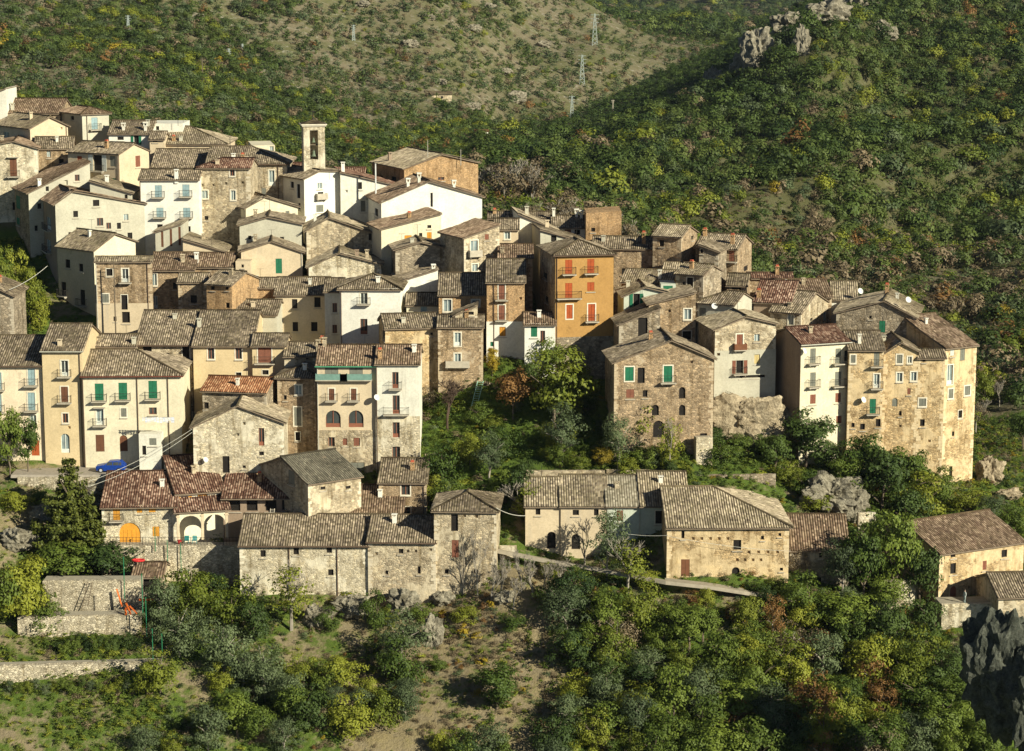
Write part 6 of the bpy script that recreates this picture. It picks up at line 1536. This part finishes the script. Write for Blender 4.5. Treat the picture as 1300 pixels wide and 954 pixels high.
T('dark', 1022, 600, 80, 84, 'dark green tree in front of the tall cream house')
T('dark', 985, 598, 46, 50, 'smaller dark tree left of the tall cream house')
T('bushd', 1052, 604, 50, 60, 'dark bush at the foot of the tall cream house')
for i, (k, px, py, hh, ww, lb) in enumerate([('green', 1095, 632, 84, 70, 'green tree under the stacked balcony doors'), ('dark', 1120, 660, 92, 84, 'tall dark tree below the narrow stone gable'), ('green', 1150, 640, 74, 76, 'green tree below the low roofed stone house'),
        ('lime', 1172, 676, 74, 76, 'yellowing tree touching the mill house roof'), ('green', 1078, 640, 64, 62, 'bushy tree right of the big limestone outcrop'), ('dark', 1150, 690, 74, 70, 'dark tree left of the yellowing tree'), ('bushg', 1190, 640, 46, 62, 'bush below the tall corner house'),
        ('bushl', 1232, 650, 34, 60, 'light bush on the bank below the tall corner house'), ('busho', 1262, 664, 40, 60, 'grey green bush above the mill house roof'), ('bushg', 1288, 680, 46, 60, 'green bush at the right edge above the mill house roof'),
        ('green', 1096, 770, 104, 66, 'leafy tree in front of the old reddish roofed barn'), ('green', 1136, 770, 128, 74, 'tallest leafy tree between the old barn and the mill house'), ('olive', 1070, 764, 80, 54, 'grey green tree in front of the old barn'), ('dark', 1166, 772, 86, 60, 'dark tree against the shaded side of the mill house'),
        ('green', 1112, 706, 64, 60, 'leafy tree above the low ruined wall'), ('olive', 770, 738, 92, 58, 'grey green tree in front of the farmhouse'), ('thin', 797, 752, 74, 56, 'light green tree in front of the green grey house'), ('bare', 742, 722, 70, 60, 'bare spreading tree before the farmhouse doorway'),
        ('thin', 668, 668, 60, 50, 'light tree at the left end of the farmhouse roof'), ('bushg', 1022, 632, 36, 46, 'green bush growing on the limestone outcrop'), ('bushl', 1000, 616, 34, 50, 'light bush left of the limestone outcrop')]):
    T(k, px, py, hh, ww, lb)
for (k, px, py, hh, ww, lb) in [('bushd', 905, 566, 30, 44, 'dark shrub at the left foot of the pale cliff'), ('bushg', 938, 572, 26, 46, 'low green shrub before the pale cliff'), ('bushg', 968, 574, 30, 44, 'green shrub at the middle foot of the pale cliff'), ('bushl', 1036, 648, 30, 50, 'light shrub covering the left side of the grey outcrop'), ('bushg', 1050, 612, 26, 60, 'shrubs crowning the big grey outcrop'),
  ('bushg', 420, 800, 30, 40, 'green shrub between the rocks below the riverside house'), ('bushl', 498, 796, 26, 36, 'light shrub before the broken rock'), ('bushg', 535, 790, 26, 40, 'green shrub right of the broken rock'), ('bushl', 590, 788, 22, 50, 'low light shrub below the square stone tower house'), ('bushg', 650, 800, 26, 44, 'low green shrub on the bank path'),
  ('bushg', 100, 618, 20, 30, 'small shrub below the street wall'), ('bushl', 150, 620, 22, 36, 'light shrub below the street wall near the villa'), ('bushg', 52, 640, 26, 40, 'green shrub on the bank left of the fir'), ('bushl', 20, 650, 30, 50, 'light shrub on the bank at the left edge'), ('bushg', 45, 760, 30, 44, 'green shrub left of the upper terrace wall end'), ('bushd', 270, 760, 40, 60, 'dark shrub under the villa wall shadow'),
  ('bushl', 700, 735, 24, 40, 'light shrub below the track before the farmhouse'), ('bushg', 735, 742, 28, 40, 'green shrub below the track before the bare tree'), ('bushl', 820, 748, 26, 40, 'light shrub below the track left of the golden barn'), ('bushr', 880, 775, 26, 40, 'rusty mound of dry shrub below the golden barn door'), ('bushg', 1000, 760, 26, 50, 'green shrub at the right corner of the golden barn'), ('bushb', 1010, 730, 40, 50, 'brown climbing shrub on the right corner of the golden barn'),
  ('bushl', 905, 748, 12, 24, 'low light tuft before the golden barn wall'), ('bushg', 960, 752, 16, 34, 'low green shrub right of the arched barn door'), ('bushg', 985, 752, 22, 36, 'green shrub near the right end of the golden barn wall')]:
    T(k, px, py, hh, ww, lb)
gs = random.Random(77)
GL = ['under the green railed balcony', 'below the green ladder', 'beside the rusty shrubby tree', 'around the large yellow green tree', 'under the yellow house', 'left of the green shuttered stone house', 'before the green shuttered stone house']
for i in range(34):
    px = gs.uniform(540, 880); py = gs.uniform(520 if px < 780 else 585, 604 if px > 665 else 655)
    if px < 632 and py < 572: px += 60
    k = gs.choices(['bushg', 'bushl', 'bushd', 'busho'], [4, 3, 1.5, 1.5])[0]; sz = gs.uniform(12, 32)
    T(k, px, py, sz, sz * gs.uniform(1.1, 1.6), ('small ' if sz < 24 else 'large ' if sz > 33 else '') + KW0[k] + ' on the ' + ('upper' if py < 560 else 'middle' if py < 595 else 'lower') + ' garden slope ' + GL[min(6, int((px - 540) / 49))], group='shrubs on the garden slope')
# thicket on the slope below the track
th_ = random.Random(21)
LB = {'bushg': 'dense green shrub in the thicket below the track', 'bushl': 'yellow green shrub in the thicket below the track', 'bushd': 'dark green shrub in the thicket below the track', 'busho': 'grey green shrub in the thicket below the track',
      'bushr': 'rust coloured shrub in the thicket below the track', 'bushb': 'brown leafless shrub in the thicket below the track', 'green': 'leafy young tree in the thicket below the track'}
KW = {'bushg': 'green shrub', 'bushl': 'yellow green shrub', 'bushd': 'dark green shrub', 'busho': 'grey green shrub', 'bushr': 'rust coloured shrub', 'bushb': 'brown twiggy shrub', 'green': 'leafy young tree'}
def thlabel(k, px, row, sz):
    sw = 'small ' if sz < 42 else ('large ' if sz > 62 else '')
    rw = ['just below the track', 'in the second tier', 'halfway down the slope', 'on the lower slope', 'on the lowest slope'][min(4, int((row - 782) / 38))]
    cw = ['under the farmhouse', 'under the cement roofed house', 'under the left corner of the golden barn', 'under the arched door of the golden barn', 'under the right end of the golden barn', 'under the old reddish barn', 'under the tallest leafy trees', 'left of the dark crag'][min(7, max(0, int((px - 735) / 62)))]
    return '%s%s %s, %s' % (sw, KW[k], rw, cw)
row = 782
while row < 1010:
    px = 735 + th_.uniform(-15, 15) - (row - 782) * .15
    while px < 1250:
        if not (885 < px < 935 and 790 < row < 850 and th_.random() < .8) and not (row < 800 and px < 850 and th_.random() < .4) and not (px > 1178 and row < 835):
            k = th_.choices(['bushg', 'bushl', 'bushd', 'busho', 'bushr', 'bushb', 'green'], [4, 4.5 if px > 980 else 3, 2, 2, 1.0 if px > 960 else .2, 1.0 if px > 940 else .3, 2])[0]
            sz = th_.uniform(40, 76); lim = (row - 742) * (.75 if 830 < px < 1010 else 1.15) + (14 if px < 830 or px > 1010 else 0); sz = min(sz, max(16, lim))
            T(k, px, row + th_.uniform(-10, 10), sz * th_.uniform(.8, 1.1), sz * th_.uniform(.95, 1.3), thlabel(k, px, row, sz), group='thicket on the slope below the track')
        px += th_.uniform(34, 56)
    row += 26
for i in range(34):
    px = th_.uniform(180, 640); py = th_.uniform(872, 985); k = th_.choice(['bushg', 'bushl', 'busho', 'busho', 'bushd', 'green'])
    if px > 520 and th_.random() < .5: continue
    sz = th_.uniform(34, 66); T(k, px, py, sz, sz * 1.15, {'bushg': 'green', 'bushl': 'yellow green', 'busho': 'grey green', 'bushd': 'dark green', 'green': 'tall green'}[k] + ' shrub on the lowest bank below ' + ['the vegetable plot', 'the grey green shrubs', 'the sparse yellowing tree', 'the riverside rocks', 'the solitary olive', 'the leafless saplings'][min(5, int((px - 180) / 77))], group='shrubs on the lowest bank')
for i in range(16):
    px = 12 + i * 11.5; T(th_.choice(['bushl', 'bushg', 'busho']), px, 878 + th_.uniform(-4, 5), th_.uniform(14, 24), th_.uniform(16, 24), ['small', 'larger', 'yellowish', 'greyish'][i % 4] + ' plant in the ' + ['left', 'second', 'third', 'right'][i // 4] + ' stretch of the row under the lowest terrace wall', group='row of plants under the lowest terrace wall', cat='plant', name='vine_plant')
for i in range(14):
    px = 75 + i * 7.5; T(th_.choice(['bushg', 'bushd']), px, 826 + th_.uniform(-4, 4), th_.uniform(14, 24), th_.uniform(18, 26), ['dark', 'bright', 'low', 'taller'][i % 4] + ' leafy plant at the ' + ['left end', 'left part', 'middle', 'right part'][i // 4] + ' of the vegetable plot', group='plants in the vegetable plot', cat='plant', name='garden_plant')
# reeds and shrubs at the left edge
for i, (px, py, hh, ww) in enumerate([(6, 410, 96, 44), (24, 405, 84, 40), (38, 412, 70, 36), (50, 418, 44, 34), (-8, 408, 90, 40)]):
    T('lime' if i != 3 else 'bushl', px, py, hh, ww, ['tall reedy yellow green clump at the left edge behind the rough stone house', 'second reedy clump right of the tall one', 'third reedy clump beside the shaded houses', 'low reedy bush at the end of the clump', 'reedy clump cut by the left edge'][i], cat='reeds', name='reed_clump')
# trees on the valley side just behind the rooftops and beyond the right end of the village
def vb(px): return ['the brick fronted house', 'the low white house', 'the flat topped brick house', 'the white chimney roof', 'the white loggia house', 'the red skylight roof', 'the broad dark gable', 'the tall corner house', 'the right end of the village'][min(8, max(0, int((px - 600) / 78)))]
for i in range(46):
    px = th_.choice([th_.uniform(612, 720), th_.uniform(780, 1060), th_.uniform(1010, 1310), th_.uniform(1180, 1320)]); Y = th_.uniform(352, 440) if px < 1180 else th_.uniform(318, 420)
    k = th_.choices(['green', 'brown', 'lime', 'dark', 'rust', 'bare', 'olive'], [3, 3.4 if px < 760 or px > 1000 else 1.5, 1.6, 1.2, .35, 1.2, 1])[0]
    x_ = (px - 650) / FP * Y; z_ = gz(x_, Y); s = FP / (Y * CP - (z_ - CAMZ) * SP); hh = th_.uniform(3.6, 6.8) * s
    T(k, 0, 0, hh, hh * th_.uniform(.75, 1.0), {'green': 'green tree', 'brown': 'bare brown twigged tree', 'lime': 'yellow green tree', 'dark': 'dark green tree', 'rust': 'rust coloured tree', 'bare': 'leafless grey tree', 'olive': 'grey green tree'}[k] + ' in the valley beyond ' + vb(px), group='trees on the valley side beyond the rooftops', g=Vector((x_, Y, z_)))
for (k, px, py, Y, hh, ww, lb) in [('dark', 628, 0, 352, 46, 46, 'dark round tree behind the right corner of the big white gable'), ('brown', 640, 0, 470, 80, 70, 'largest bare brown tree above the white gable corner'), ('brown', 675, 0, 490, 70, 60, 'second bare brown tree right of the largest'), ('brown', 600, 0, 480, 60, 60, 'bare brown tree left of the largest'), ('brown', 715, 0, 430, 56, 46, 'pale bare tree behind the low white house'), ('brown', 762, 0, 430, 56, 50, 'bare tree behind the flat topped brick house'), ('brown', 795, 0, 420, 60, 40, 'tawny bare tree above the low wide roof')]:
    x_ = (px - 650) / FP * Y; T(k, 0, 0, hh, ww, lb, g=Vector((x_, Y, gz(x_, Y))))
print('TREES', NTREE[0])
# ------------------------------------------------------------------ air
b = MB(); lo, hi = TV.min(0), TV.max(0); b.box(lo[0] - 20, hi[0] + 20, -30, hi[1] + 40, lo[2] - 1, max(hi[2] + 20, CAMZ + 6))
hm = bpy.data.materials.new('haze'); hm.use_nodes = True; hn = hm.node_tree.nodes; hn.clear()
ho = hn.new('ShaderNodeOutputMaterial'); hv = hn.new('ShaderNodeVolumePrincipled'); hv.inputs['Color'].default_value = (.72, .84, .95, 1); hv.inputs['Density'].default_value = 0.000025; hv.inputs['Anisotropy'].default_value = .2
hm.node_tree.links.new(hv.outputs[0], ho.inputs['Volume'])
hz = b.build('haze', hm); tag(hz, kind='stuff')
